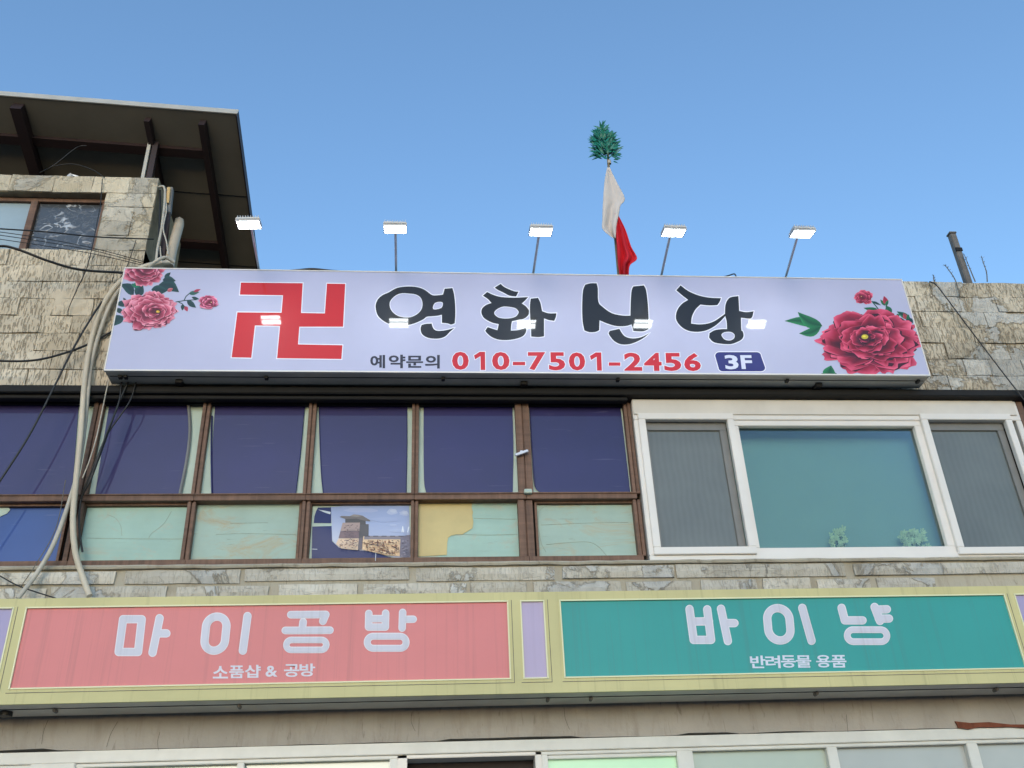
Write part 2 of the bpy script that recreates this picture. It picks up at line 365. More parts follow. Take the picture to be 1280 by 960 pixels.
# lower concrete beam
bm_ = MB(); vs = []; fs = []; n = 120
for i in range(n+1):
    xx = XL+(XR-XL)*i/n; e = noise.noise(Vector((xx*2.2, 1, 5)))*.012 + (.012 if noise.noise(Vector((xx*.9, 4, 4))) > .1 else 0)
    vs += [(xx, .0+noise.noise(Vector((xx*6, 0, 0)))*.004, Z_SHOP+.004+e), (xx, -.006+noise.noise(Vector((xx*4, 9, 0)))*.005, 3.08), (xx, 0.0, 3.22), (xx, .3, 3.22), (xx, .3, Z_SHOP+.004+e)]
for i in range(n):
    for k in range(5): fs.append((i*5+k, (i+1)*5+k, (i+1)*5+(k+1)%5, i*5+(k+1)%5))
bm_.add(vs, fs); beam = bm_.build('concrete_beam', M['beam'], B)
for (u0, v0, u1, v1) in ((200, 915, 198, 938), (60, 900, 52, 930), (705, 884, 712, 912), (515, 890, 519, 914), (1058, 893, 1060, 915), (147, 902, 133, 934)):
    p = pxspline([(u0, v0), ((u0+u1)/2+random.uniform(-4,4), (v0+v1)/2), (u1, v1)], 4)
    MB().tube([at(a, b, -.012) for a, b in p], .001, 4).build('crack', M['ledge_shade_black'], beam)

# ---- timber window band
FY = .03                                        # frame front
zt0, zt1 = at(400, 625.5, FY).z, at(400, 617.5, FY).z      # transom
zb0, zb1 = Z_WINB+.0, at(400, 698, FY).z
back = MB().box(XL+.05, 1.66, .20, .24, Z_WINB, Z_WINT-.01)
TW = back.build('timber_window', M['inner'], B)
def mx_(pts):                                    # mean facade X of pixel points
    return sum(at(u, v, FY).x for u, v in pts)/len(pts)
mull = [mx_([(125,500),(101,620)]), mx_([(258,501),(245,618)]), mx_([(390,500),(384.5,618)]), mx_([(519,500),(519,618)]), mx_([(651,505),(659,617)]), mx_([(782,503),(797,617)])]
mull2 = [mx_([(83,705)]), mx_([(237.5,630),(231,705)]), mx_([(381.5,625),(379,705)]), mx_([(518,660)]), mx_([(658,660)]), mx_([(797,630),(803,698)])]
wid = [.075, .06, .06, .055, .115, .06]
for i, xm in enumerate([mull[0]-.95]+mull):
    ww = ([.06]+wid)[i]
    m = MB().box(xm-ww/2, xm-.004, FY, .14, zt1-.002, Z_WINT-.004).box(xm+.004, xm+ww/2, FY+.006, .14, zt1-.002, Z_WINT-.004).box(xm-.004, xm+.004, FY+.02, .14, zt1-.002, Z_WINT-.004)
    m.build('mullion', M['wood'], TW, bevel=.003)
for i, xm in enumerate([mull2[0]-.95]+mull2):
    ww = ([.06]+wid)[i]
    m = MB().box(xm-ww/2, xm-.005, FY+.002, .14, zb1, zt0-.001).box(xm+.005, xm+ww/2, FY+.008, .14, zb1, zt0-.001).box(xm-.005, xm+.005, FY+.025, .14, zb1, zt0-.001)
    m.build('mullion', M['wood'], TW, bevel=.003)
edges = [XL+.1]+mull
for i in range(6):
    MB().box(edges[i]+.0, edges[i+1]-.002, FY-.012, .14, zt0, zt1).box(edges[i], edges[i+1]-.002, FY-.022, FY-.012, zt1-.012, zt1).build('transom', M['wood'], TW, bevel=.003)
    MB().box(edges[i]+.0, edges[i+1]-.002, FY-.006, .15, zb0, zb1).build('bottom_rail', M['wood'], TW, bevel=.003)
MB().box(XL+.1, 1.64, FY+.02, .15, Z_WINT-.028, Z_WINT-.003).build('top_rail', M['ledge_shade_black'], TW)
PY = .085
def sheet(name, mat, pts, Y, thick=.004, parent=TW, bulge=0.0, colr=None):
    """flat sheet from a pixel outline at depth Y with real thickness"""
    P = [at(u, v, Y) for u, v in pts]; n = len(P); m = MB()
    tris = tessellate_polygon([[Vector((p.x, p.z, 0)) for p in P]])
    c = [colr]*n if colr else [None]*n
    m.add([p+Vector((0,-thick,0)) for p in P], tris, c)
    m.add([p for p in P], [t[::-1] for t in tris], c)
    m.f += [[i, (i+1) % n, n+(i+1) % n, n+i] for i in range(n)]
    o = m.build(name, mat, parent)
    bm = bmesh.new(); bm.from_mesh(o.data); bmesh.ops.recalc_face_normals(bm, faces=bm.faces[:]); bm.to_mesh(o.data); bm.free()
    return o
sheet('exposed_brick', M['brick_red'], [(1193,902),(1212,904),(1235,903),(1262,906),(1285,906),(1330,909),(1330,912),(1290,911),(1262,909),(1240,909.5),(1222,909.5),(1210,912),(1197,910),(1196,907)], -.006, .012, beam)
def side(pts, n=5): return pxspline(pts, n)
bays = [(edges[i], edges[i+1]) for i in range(6)]
for i, (a, b) in enumerate(bays):
    MB().box(a+.02, b-.02, PY+.004, PY+.03, zt1-.01, Z_WINT-.02).build('mint_backing', M['mint_clean'], TW)
vt, vb = 494, 617.5
sheet('blue_sheet', M['blue'], [(-60,vt+2),(-60,vb+5),(90,vb+3),(99,502),(101,vt+2)], PY)
sheet('blue_sheet', M['blue'], side([(119,vb+1),(128,560),(137,505),(138.5,vt)])+side([(234,vt),(235.5,505),(236.5,538),(233,575),(224,vb+1)]), PY)
sheet('blue_sheet', M['blue'], side([(264,vb+1),(265,570),(269,505),(269.5,vt)])+side([(381,vt),(380.5,505),(376,560),(369.5,vb)]), PY)
sheet('blue_sheet', M['blue'], side([(404,vb),(401.5,590),(399.5,540),(399,vt)])+side([(508.3,vt),(508.5,540),(508,580),(507.5,vb)]), PY)
sheet('blue_sheet', M['blue'], [(552,vb),(544,616)]+side([(532.5,615.5),(530,600),(529.5,550),(529.5,vt)])+side([(640,vt),(640.5,510),(641.8,560),(641,vb)]), PY)
sheet('blue_sheet', M['blue'], side([(680,vb),(668,607),(664.5,560),(660.5,vt)])+side([(774,vt),(775,505),(781.5,560),(788,vb)]), PY)
# curled grey edges of the loose sheets
for path, r in (([(234,vt),(235.5,505),(237.5,538),(233.5,575),(225,vb)], .013), ([(265,520),(264,560),(264.5,600),(265,616)], .007), ([(399,505),(399.5,540),(401.5,590),(404,616)], .004), ([(380.8,505),(376,560),(369.8,616)], .004), ([(508.5,505),(508.5,560),(507.5,616)], .004), ([(662,505),(665,560),(669,608)], .005)):
    MB().tube([at(a, b, PY-.012) for a, b in pxspline(path, 4)], r, 6).build('curled_edge', M['sash_dark'] if r > .01 else M['blue'], TW)
# lower boards
LY = .10
low = [([(-60,636),(82,634),(74,701),(-60,706)], 'blue2'), ([(107,634.5),(235,633.5),(228.5,702.5),(97,705.5)], 'mint'), ([(243,630),(374,629),(370.5,699.5),(236,701)], 'mint_dirty'),
       ([(389,633),(514.5,631),(513,701),(387.5,702.5)], 'mint_clean'), ([(522.5,629),(647,628.5),(649,696),(521,696)], 'mint'), ([(670,631),(792.5,631),(799.5,698),(675,699)], 'mint_dirty')]
for i, (pts, mt) in enumerate(low):
    x0, x1, z0, z1 = quad(pts, LY)
    o = MB().box(x0, x1, LY, LY+.012, zb1+.002 if i not in (2,) else zb1+.002, z1).build('board', M[mt], TW, bevel=.003)
    a, b = (edges[i]+.03, edges[i+1]-.03)
    MB().box(a, b, LY+.018, LY+.024, zb1, zt0).build('board_backing', M['ledge_shade_black'], TW)
    bd = MB(); t = .012
    bd.box(x0-.02, x1+.02, LY-.03, LY+.012, z1+.001, z1+.016); bd.box(x0-.02, x0-.002, LY-.03, LY+.012, zb1, z1+.001); bd.box(x1+.002, x1+.02, LY-.03, LY+.012, zb1, z1+.001)
    bd.build('glazing_bead', M['wood'], TW)
sheet('torn_corner', M['mint_clean'], [(-40,634),(-1,634.5),(10,634),(13,637),(9,642),(0,646),(-40,650)], LY-.003, .003)
z = Zm(510, 480, 4)
yl = [(52,600),(320,598),(318,620),(325,640),(322,660),(327,690),(322,722),(300,735),(272,752),(245,752),(215,758),(200,770),(196,800),(194,855),(50,862)]
sheet('yellow_film', M['yellow'], [z(*p) for p in yl], LY-.003, .002)
for pts in ([(655,640),(652,700),(665,790),(690,840)], [(690,803),(800,793),(900,790),(950,812),(995,860)], [(650,640),(700,610),(860,607)], [(665,705),(900,695),(1100,692)], [(330,672),(545,676)], [(262,752),(400,755),(548,752)]):
    MB().tube([at(*z(*p), LY-.001) for p in [(q_.x, q_.y) for q_ in spline([(a, b, 0) for a, b in pts], 5)]], .0016, 4).build('crack', M['crack_stain'], TW)
z = Zm(0, 480, 3.427)
for pts in ([(735,545),(700,600),(650,640),(635,665)], [(370,660),(560,663),(785,664)], [(460,560),(495,575),(518,610),(522,650)]):
    MB().tube([at(*z(*p), LY-.001) for p in [(q_.x, q_.y) for q_ in spline([(a, b, 0) for a, b in pts], 5)]], .0014, 4).build('crack', M['crack_stain'], TW)
z = Zm(230, 480, 4)
for pts in ([(230,697),(420,693)], [(160,752),(300,748),(560,752)], [(45,620),(40,700),(35,800)]):
    MB().tube([at(*z(*p), LY-.001) for p in [(q_.x, q_.y) for q_ in spline([(a, b, 0) for a, b in pts], 5)]], .0014, 4).build('crack', M['crack_stain'], TW)
# latch and stop on the double post
zl = at(652, 565, 0)
MB().bar(at(644,569,.0), at(660,563.5,.0), .02, .022).box(zl.x-.012, zl.x+.012, .0, .04, zl.z-.02, zl.z+.015).build('latch', M['steel'], TW, bevel=.003)
p = at(660, 614.5, 0); MB().box(p.x-.03, p.x+.03, -.02, .04, p.z-.018, p.z+.016).build('stop_block', M['mint_clean'], TW, bevel=.004)

# ------------------------------------------------------------------ flat print
class Print(MB):
    def __init__(s, Y, step=.00012): super().__init__(); s.Y = Y; s.step = step; s.k = 0
    def lay(s): s.k += 1; return s.Y - s.k*s.step
    def poly(s, pts, colr, holes=()):
        Y = s.lay(); loops = [pts]+list(holes); P = [at(u, v, Y) for l in loops for (u, v) in l]
        tr = tessellate_polygon([[Vector((u, -v, 0)) for (u, v) in l] for l in loops])
        s.add(P, [tuple(t) for t in tr], colr if isinstance(colr, list) else lin(colr)); return s
    def capsule(s, a, b, r, colr, n=8):
        Y = s.lay(); (x0, y0), (x1, y1) = a, b; t = math.atan2(y1-y0, x1-x0); pts = []
        for k in range(n+1): pts.append((x1+r*math.cos(t-math.pi/2+math.pi*k/n), y1+r*math.sin(t-math.pi/2+math.pi*k/n)))
        for k in range(n+1): pts.append((x0+r*math.cos(t+math.pi/2+math.pi*k/n), y0+r*math.sin(t+math.pi/2+math.pi*k/n)))
        s.add([at(u, v, Y) for u, v in pts], [list(range(len(pts)))], lin(colr)); return s
    def line(s, pts, r, colr, closed=False):
        q_ = list(pts)+([pts[0]] if closed else [])
        for a, b in zip(q_, q_[1:]): s.capsule(a, b, r, colr)
        return s
    def grid(s, P, C):                            # rows of px points with colours
        Y = s.lay(); n = len(P[0]); V = [at(u, v, Y) for r in P for (u, v) in r]
        s.add(V, [(j*n+i, j*n+i+1, (j+1)*n+i+1, (j+1)*n+i) for j in range(len(P)-1) for i in range(n-1)], [lin(c) for r in C for c in r]); return s
def front(o):                                     # faces towards the street
    bm = bmesh.new(); bm.from_mesh(o.data)
    for f_ in bm.faces:
        f_.normal_update()
        if f_.normal.y > 0: f_.normal_flip()
    bm.to_mesh(o.data); bm.free(); return o
def glyph(ch, bold):
    cu = bpy.data.curves.new('t', 'FONT'); cu.body = ch; cu.size = 1; cu.offset = bold; cu.resolution_u = 3; cu.fill_mode = 'FRONT'
    ob = bpy.data.objects.new('t', cu); col.objects.link(ob); dg = bpy.context.evaluated_depsgraph_get(); dg.update()
    me = bpy.data.meshes.new_from_object(ob.evaluated_get(dg)); V = [v.co.copy() for v in me.vertices]; F = [list(p.vertices) for p in me.polygons]
    bpy.data.objects.remove(ob); bpy.data.curves.remove(cu); bpy.data.meshes.remove(me); return V, F
def put_glyph(pr, ch, box, colr, bold=.0, halo=None, skew=0.0):
    (x0, y0, x1, y1) = box
    if ch == '1':
        o = [(x0+(x1-x0)*a+skew*(b-.5)*(y1-y0), y0+(y1-y0)*b) for a, b in ((0,.20),(.52,0),(1,0),(1,1),(.58,1),(.58,.24),(.10,.42))]
        if halo: pr.poly(outset(o, .9), halo)
        pr.poly(o, colr); return
    V, F = glyph(ch, bold)
    if not V: return
    ax, bx, ay, by = min(v.x for v in V), max(v.x for v in V), min(v.y for v in V), max(v.y for v in V)
    def mp(v, Y):
        s_, t_ = (v.x-ax)/max(1e-6, bx-ax), (v.y-ay)/max(1e-6, by-ay)
        return at(x0+(x1-x0)*s_+skew*(.5-t_)*(y1-y0), y1+(y0-y1)*t_, Y)
    if halo:
        Y = pr.lay(); H, HF = glyph(ch, bold+.022); pr.add([mp(v, Y) for v in H], HF, lin(halo))
    Y = pr.lay(); pr.add([mp(v, Y) for v in V], F, lin(colr))

# ---- torn photograph print in the fourth lower bay
z = Zm(380, 620, 8.533)
pr = Print(LY-.002, .0003)
BL = (34,48,100)
pr.poly([z(*p) for p in [(150,122),(290,120),(290,290),(104,288),(110,220),(130,160)]], BL)
pr.poly([z(*p) for p in [(88,325),(295,320),(300,480),(360,540),(560,575),(700,585),(880,640),(935,655),(930,690),(80,685)]], BL)
pr.poly([z(*p) for p in [(150,145),(230,158),(285,170),(280,195),(230,180)]], (196,206,216))
sk = [z(*p) for p in [(288,118),(420,104),(1120,104),(1135,690),(1060,680),(870,632),(700,590),(560,575),(440,565),(370,548),(330,508),(300,470)]]
pr.poly(sk, [lin(c) for c in [(150,165,205),(165,178,214),(150,168,212),(190,198,220)]+[(190,196,216)]*8])
rr = random.Random(5)
def blob(cx, cy, rx, ry, c, n=14):
    pr.poly([z(cx+rx*math.cos(6.283*k/n)*rr.uniform(.75,1.15), cy+ry*math.sin(6.283*k/n)*rr.uniform(.7,1.15)) for k in range(n)], c)
for cx, cy, rx, ry, c in [(600,150,190,28,(166,178,214)), (940,165,60,32,(178,190,220)), (950,160,36,18,(190,200,224)), (1070,185,55,30,(176,188,218)), (1080,180,30,16,(188,198,222)), (950,310,45,12,(176,188,218)), (860,250,150,26,(164,178,214)), (1000,370,110,20,(176,188,218))]: blob(cx, cy, rx, ry, c)
pr.poly([z(*p) for p in [(575,300),(690,300),(688,470),(620,560),(570,560)]], (98,96,100))
pr.poly([z(*p) for p in [(440,235),(655,235),(660,305),(440,300)]], (92,90,92))
pr.poly([z(*p) for p in [(380,222),(400,212),(490,215),(530,195),(580,200),(625,210),(705,258),(705,270),(640,262),(560,240),(440,245)]], (120,114,114))
pr.poly([z(*p) for p in [(485,215),(530,196),(580,203),(615,215),(560,222)]], (150,142,138))
pr.poly([z(*p) for p in [(412,285),(598,283),(590,372),(388,374)]], (170,150,146)); pr.poly([z(*p) for p in [(388,376),(590,376),(584,452),(368,450)]], (130,112,118))
pr.poly([z(*p) for p in [(368,452),(584,452),(575,578),(400,560),(340,512)]], (222,196,172))
pr.poly([z(*p) for p in [(584,452),(625,440),(620,566),(576,576)]], (112,106,116))
pr.poly([z(*p) for p in [(632,430),(1030,428),(1020,642),(870,630),(700,590),(620,572)]], (226,196,162))
pr.poly([z(*p) for p in [(645,425),(1030,425),(1030,462),(640,462)]], (140,134,142)); pr.poly([z(*p) for p in [(1030,430),(1135,412),(1130,672),(1020,645)]], (128,124,140))
for k in range(150):
    cx, cy = rr.uniform(635,1015), rr.uniform(475,625)
    if cy > 575+(cx-620)*.14: continue
    a = rr.choice([0, 1.57, .6]); l = rr.uniform(8, 20); pr.capsule(z(cx-l*math.cos(a), cy-l*math.sin(a)*.6), z(cx+l*math.cos(a), cy+l*math.sin(a)*.6), .45, rr.choice([(120,92,82),(150,104,84),(96,84,92),(240,212,176)]), 2)
for k in range(40):
    cx, cy = rr.uniform(385,570), rr.uniform(465,555); pr.capsule(z(cx-6, cy), z(cx+8, cy+rr.uniform(-10,10)), .45, rr.choice([(150,118,104),(120,104,104)]), 2)
for k in range(34):
    cx, cy = rr.uniform(420,580), rr.uniform(300,440); pr.capsule(z(cx-5, cy), z(cx+8, cy), .4, (112,98,104), 2)
for k in range(34):
    cx, cy = rr.uniform(1040,1118), rr.uniform(470,650); pr.capsule(z(cx-7, cy), z(cx+9, cy), .4, rr.choice([(96,92,106),(156,150,164)]), 2)
for a in range(5): pr.capsule(z(650+a*90, 428), z(700+a*90, 428), .5, (84,82,92), 2)
pr.line([z(1045,385),(z(1053,325)),(z(1062,385))], .5, (226,230,238)); pr.line([z(1105,385), z(1118,330)], .5, (226,230,238))
pr.capsule(z(765,612), z(762,690), .5, (180,186,196), 2); pr.capsule(z(88,566), z(140,568), .4, (170,178,190), 2)
front(pr.build('torn_poster', M['print_paper'], TW))

# ---- white window
WY = -.005
wx0, wx1 = quad([(787,513),(1280,513),(1280,690),(816.5,697)], WY)[0], 5.02
wz0, wz1 = at(1000, 700, WY).z, at(1000, 506, WY).z
ztop = at(1000, 525, WY).z
m = MB()
m.box(wx0, wx1, WY, .14, ztop, Z_WINT-.002); m.box(wx0, wx0+.05, WY, .14, wz0+.05, ztop); m.box(wx1-.05, wx1, WY, .14, wz0+.05, ztop); m.box(wx0, wx1, WY, .14, wz0, wz0+.05)
WW = m.build('white_window', M['pvc'], B, bevel=.005)
MB().box(wx0+.003, wx1-.03, WY-.012, WY, at(1000,519,WY).z, Z_WINT-.004).build('head_trim', M['pvc_cream'], WW, bevel=.003)
MB().box(wx1+.002, wx1+.06, .0, .14, wz0, Z_WINT-.003).build('brown_jamb', M['wood'], WW, bevel=.003)
MB().box(wx1+.062, XR, .085, .1, wz0, Z_WINT-.003).build('blue_pane', M['blue'], WW)
zw = Zm(780, 480, 2.56)
gl = quad([zw(363,138), zw(922,138), zw(1037,525), zw(433,525)], .03)
sl = quad([zw(65,122), zw(322,120), zw(398,527), zw(115,528)], .02)
sr = quad([zw(963,122), zw(1218,122), zw(1340,527), zw(1083,527)], .02)
def sash(name, r, y, t, mat, parent=WW):
    x0, x1, z0, z1 = r
    return MB().box(x0-t, x1+t, y, y+.05, z1, z1+t).box(x0-t, x1+t, y, y+.05, z0-t, z0).box(x0-t, x0, y, y+.05, z0, z1).box(x1, x1+t, y, y+.05, z0, z1).build(name, mat, parent, bevel=.004)
sash('fixed_frame', gl, WY+.012, .062, M['pvc'])
for r in (sl, sr):
    sash('sash', r, WY-.022, .058, M['pvc'])
    x0, x1, z0, z1 = r
    MB().box(x0, x1, .035, .05, z1-.07, z1).box(x0, x0+.025, .035, .05, z0, z1-.07).box(x1-.06, x1, .035, .05, z0, z1-.07).build('screen_frame', M['sash_dark'], WW, bevel=.003)
    MB().box(x0+.0, x1-.0, .052, .058, z0-.0, z1).build('insect_screen', M['screen'], WW)
MB().box(gl[0]-.01, gl[1]+.01, .05, .056, gl[2]-.01, gl[3]+.01).build('glass', M['glass_teal'], WW)
MB().box(gl[0]-.16, gl[1]+.16, .22, .23, gl[2]-.12, gl[3]+.10).build('blind', M['blind'], WW)
MB().box(gl[0]-.06, gl[1]+.06, .1405, .219, gl[2]-.075, gl[2]-.065).build('inner_sill', M['pvc'], WW)
# flower bouquets standing behind the glass
def bouquet(px, py, w_, label, seed):
    r = random.Random(seed); c = at(px, 690, .17); top = at(px, py, .17); h = top.z-(gl[2]-.06)
    root = empty('bouquet', (c.x, .17, gl[2]-.062), label, 'flowers', 'bouquets behind the teal glass')
    st = MB()
    fl = MB()
    for k in range(34 if seed == 1 else 80):
        a, rad = r.uniform(0, 6.283), w_*math.sqrt(r.random()); p = Vector((c.x+rad*math.cos(a), .17+.3*rad*math.sin(a), gl[2]-.06+h*r.uniform(.45, 1)))
        st.tube([(c.x, .17, gl[2]-.06), ((c.x+p.x)/2+r.uniform(-.01,.01), .17, (p.z+gl[2]-.06)/2+.02), p], .0025, 4)
        for j in range(5):
            b = 6.283*j/5+a; s_ = r.uniform(.012,.02); d = Vector((math.cos(b), -.5, math.sin(b))); e = Vector((-math.sin(b), 0, math.cos(b)))
            fl.add([p, p+d*s_+e*s_*.5, p+d*s_*1.6, p+d*s_-e*s_*.5], [(0,1,2,3)])
    st.build('stems', M['leaf'], root); fl.build('blossoms', M['petal_white'], root)
bouquet(1051, 661, .07, 'sparse pale flower bouquet, smaller of two behind teal window glass', 1)
bouquet(1145, 664, .11, 'fuller pale flower bouquet near the right edge of the teal window glass', 2)

# ---- rooftop window
r0, r1, r2, r3 = RW
rwY = .09
m = MB().box(r0, r1, rwY, rwY+.06, r3-.045, r3-.005).box(r0, r1, rwY, rwY+.06, r2+.002, r2+.03).box(r1-.045, r1-.002, rwY, rwY+.06, r2+.03, r3-.045).box(r0, r0+.04, rwY, rwY+.06, r2+.03, r3-.045)
RWn = m.build('rooftop_window', M['wood'], B, bevel=.003)
mxx = quad([(38,248),(48,248),(36,309),(26,309)], rwY); mxc = (mxx[0]+mxx[1])/2
MB().box(mxc-.03, mxc+.03, rwY-.012, rwY+.05, r2+.03, r3-.045).build('mullion', M['wood'], RWn, bevel=.003)
MB().box(r0, mxc, rwY+.03, rwY+.036, r2+.02, r3-.04).build('pane', simple('frosted_pane', lin((150,168,176)), .35, .12, 2, 0, coat=.8), RWn)
MB().box(mxc, r1-.03, rwY+.034, rwY+.04, r2+.02, r3-.04).build('pane', simple('dark_pane', lin((58,62,66)), .3, .2, 2, 0, coat=.8), RWn)
MB().box(r0, r1, .2, .22, r2, r3).build('dark_lining', M['inner'], RWn)
q = N('crumpled_plastic'); rg = q.math('ABSOLUTE', q.math('SUBTRACT', q.noise(2.6, 3, .45, (1,1,1.3), 1.4), .5)); cr_ = q.ramp(rg, .006, .024, (1,1,1), (0,0,0))
rg2 = q.math('ABSOLUTE', q.math('SUBTRACT', q.noise(13, 3, .5, (1,1,1), 1.0, (3,0,2)), .5)); c2 = q.ramp(rg2, .0, .03, (1,1,1), (0,0,0))
cr_ = q.math('MAXIMUM', q.math('MULTIPLY', cr_, q.ramp(q.noise(6, 2, .5, None, 0, (7,7,7)), .42, .6)), q.math('MULTIPLY', c2, .12))
M['plastic'] = q.done(q.mix(cr_, lin((62,66,70)), lin((182,188,196))), .3, q.bump(cr_, .6, .01), .5, .6)
MB().box(mxc+.035, r1-.05, rwY+.028, rwY+.0335, r2+.035, r3-.05).build('plastic_sheet', M['plastic'], RWn)
# ---- shop window band at the bottom
SYf = .03
m = MB().box(XL, XR, SYf-.03, .2, Z_SHOP-.075, Z_SHOP).box(XL, XR, SYf-.012, .2, Z_SHOP-.10, Z_SHOP-.075).box(XL, XR, .0, .2, .15, .55)
SH = m.build('shop_window', M['alu'], B, bevel=.004)
def bx_(u, v=955): return at(u, v, SYf).x
for u0, u1 in ((96,106), (297,306), (487,497), (677,685), (847,867), (1036,1049), (1213,1227)):
    MB().box(bx_(u0), bx_(u1), SYf-.015, .16, .55, Z_SHOP-.10).build('mullion', M['alu'], SH, bevel=.004)
MB().box(bx_(1227)+1.1, bx_(1227)+1.16, SYf-.015, .16, .55, Z_SHOP-.10).build('mullion', M['alu'], SH, bevel=.004)
def pane(u0, u1, mt, top, name='pane', x0=None, x1=None):
    x0 = bx_(u0) if x0 is None else x0; x1 = bx_(u1) if x1 is None else x1; zt = at((u0+u1)/2, top, .07).z
    return MB().box(x0, x1, .07, .08, .55, zt).build(name, mt, SH)
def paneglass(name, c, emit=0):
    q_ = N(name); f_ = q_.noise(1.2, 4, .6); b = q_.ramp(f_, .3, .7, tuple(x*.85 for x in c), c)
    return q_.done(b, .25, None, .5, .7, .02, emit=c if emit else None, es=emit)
pg1, pg2 = paneglass('pale_green_glass', lin((178,190,176))), paneglass('grey_glass', lin((176,180,178)))
for u0, u1, mt, top in ((106,297,pg1,951.5), (306,487,pg1,944), (867,1036,pg1,931), (1049,1213,pg2,926), (1227,1300,pg2,924)):
    pane(u0, u1, mt, top)
    zt = at((u0+u1)/2, top, .07).z
    MB().box(bx_(u0), bx_(u1), .045, .1, zt-.0, Z_SHOP-.101).build('head_bead', M['alu'], SH)
    MB().box(bx_(u0), bx_(u1), .03, .05, zt-.004, zt+.008).build('seal', M['black'], SH)
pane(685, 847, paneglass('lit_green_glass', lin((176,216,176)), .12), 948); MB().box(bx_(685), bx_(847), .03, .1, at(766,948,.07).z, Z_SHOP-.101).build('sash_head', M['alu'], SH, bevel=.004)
# open doorway with a frame
MB().box(bx_(497), bx_(677), .01, .15, at(590,942,.01).z, Z_SHOP-.101).box(bx_(497), bx_(509), .01, .15, .55, at(590,942,.01).z).box(bx_(669), bx_(677), .01, .15, .55, at(590,942,.01).z).build('opening_frame', M['pvc'], SH, bevel=.004)
MB().box(bx_(505), bx_(672), .2, .21, .55, Z_SHOP-.1).build('dark_opening', simple('dark_room', lin((70,64,64)), .9, .2, 2, 0), SH)
# left casement
MB().box(XL, bx_(96), .02, .1, at(50,951,.02).z, Z_SHOP-.101).box(bx_(40), bx_(96), .0, .08, .55, at(50,955,.02).z).build('side_panel', M['alu'], SH, bevel=.006)
pane(-60, 40, pg2, 958, x0=XL)

# ---- canopy roof over the rooftop room
A_, B_ = at(0, 120, -.2), at(295, 143, -.2)
sd_ = Vector((0, math.cos(.30), -math.sin(.30))); ad = (B_-A_).normalized(); rn = ad.cross(sd_).normalized()
if rn.z < 0: rn = -rn
def rpt(a, t, h=0): return B_ + ad*a + sd_*t + rn*h      # a<=0 goes left, t goes back, h up from the underside
m = MB()
AW, TD = -4.2, 4.4
ks = [AW+(-AW)*i/7 for i in range(8)]
vs = []; fs = []
P8 = [rpt(AW,0), rpt(0,0), rpt(0,TD), rpt(AW,TD), rpt(AW,0,.05), rpt(0,0,.05), rpt(0,TD,.05), rpt(AW,TD,.05)]
m.add(P8, [(3,2,1,0),(4,5,6,7),(0,1,5,4),(1,2,6,5),(2,3,7,6),(3,0,4,7)])
CR = m.build('canopy_roof', M['roof'], B)
MB().add([rpt(AW,-.012,-.004), rpt(.012,-.012,-.004), rpt(.012,-.002,-.004), rpt(AW,-.002,-.004), rpt(AW,-.012,.075), rpt(.012,-.012,.075), rpt(.012,-.002,.075), rpt(AW,-.002,.075)], [(3,2,1,0),(4,5,6,7),(0,1,5,4),(1,2,6,5),(2,3,7,6),(3,0,4,7)]).build('fascia', M['fascia'], CR)
MB().add([rpt(.002,0,-.03), rpt(.014,0,-.03), rpt(.014,TD,-.03), rpt(.002,TD,-.03), rpt(.002,0,.055), rpt(.014,0,.055), rpt(.014,TD,.055), rpt(.002,TD,.055)], [(3,2,1,0),(4,5,6,7),(0,1,5,4),(1,2,6,5),(2,3,7,6),(3,0,4,7)]).build('edge_trim', M['maroon'], CR)
def rsolve(u, v, h=-.05):
    P = onplane(u, v, B_+rn*h, rn) - B_; 
    t = P.y/sd_.y if abs(ad.y) < 1e-6 else 0; a = (P - sd_*t).dot(ad); return a, t
def rafter(px, wd, t0, t1, hh=.10):
    a, t = rsolve(*px); m = MB()
    P = [rpt(a-wd/2,t0,-hh), rpt(a+wd/2,t0,-hh), rpt(a+wd/2,t1,-hh), rpt(a-wd/2,t1,-hh), rpt(a-wd/2,t0,-.002), rpt(a+wd/2,t0,-.002), rpt(a+wd/2,t1,-.002), rpt(a-wd/2,t1,-.002)]
    m.add(P, [(3,2,1,0),(4,5,6,7),(0,1,5,4),(1,2,6,5),(2,3,7,6),(3,0,4,7)]); return m.build('rafter', M['maroon'], CR)
rafter((22,135), .10, .06, TD); rafter((254,160), .055, .08, TD); rafter((186,160), .05, .10, 1.6, .08)
rafter((-120,130), .10, .06, TD)
def purlin(px, wd, a0, a1, hh=.05):
    a, t = rsolve(*px); m = MB()
    P = [rpt(a0,t-wd/2,-hh), rpt(a1,t-wd/2,-hh), rpt(a1,t+wd/2,-hh), rpt(a0,t+wd/2,-hh), rpt(a0,t-wd/2,-.003), rpt(a1,t-wd/2,-.003), rpt(a1,t+wd/2,-.003), rpt(a0,t+wd/2,-.003)]
    m.add(P, [(3,2,1,0),(4,5,6,7),(0,1,5,4),(1,2,6,5),(2,3,7,6),(3,0,4,7)]); return m.build('purlin', M['maroon'], CR)
a25 = rsolve(250,160)[0]
purlin((100,184), .09, AW, a25); purlin((250,309), .09, AW, a25)
for v in (243, 330):
    a, t = rsolve(270, v, 0); MB().bar(rpt(AW, t, -.002), rpt(0, t, -.002), .008, .004).build('sheet_seam', M['inner'], CR)
# posts that carry the canopy
for (u, wv, mt) in ((179, .03, 'fascia'), (187, .05, 'maroon')):
    b = at(u, 222, .12); t = at(u, 190, .12); MB().box(b.x-wv/2, b.x+wv/2, .10, .10+wv, HZT, B_.z-.32*.309+.02).build('post', M[mt], CR)

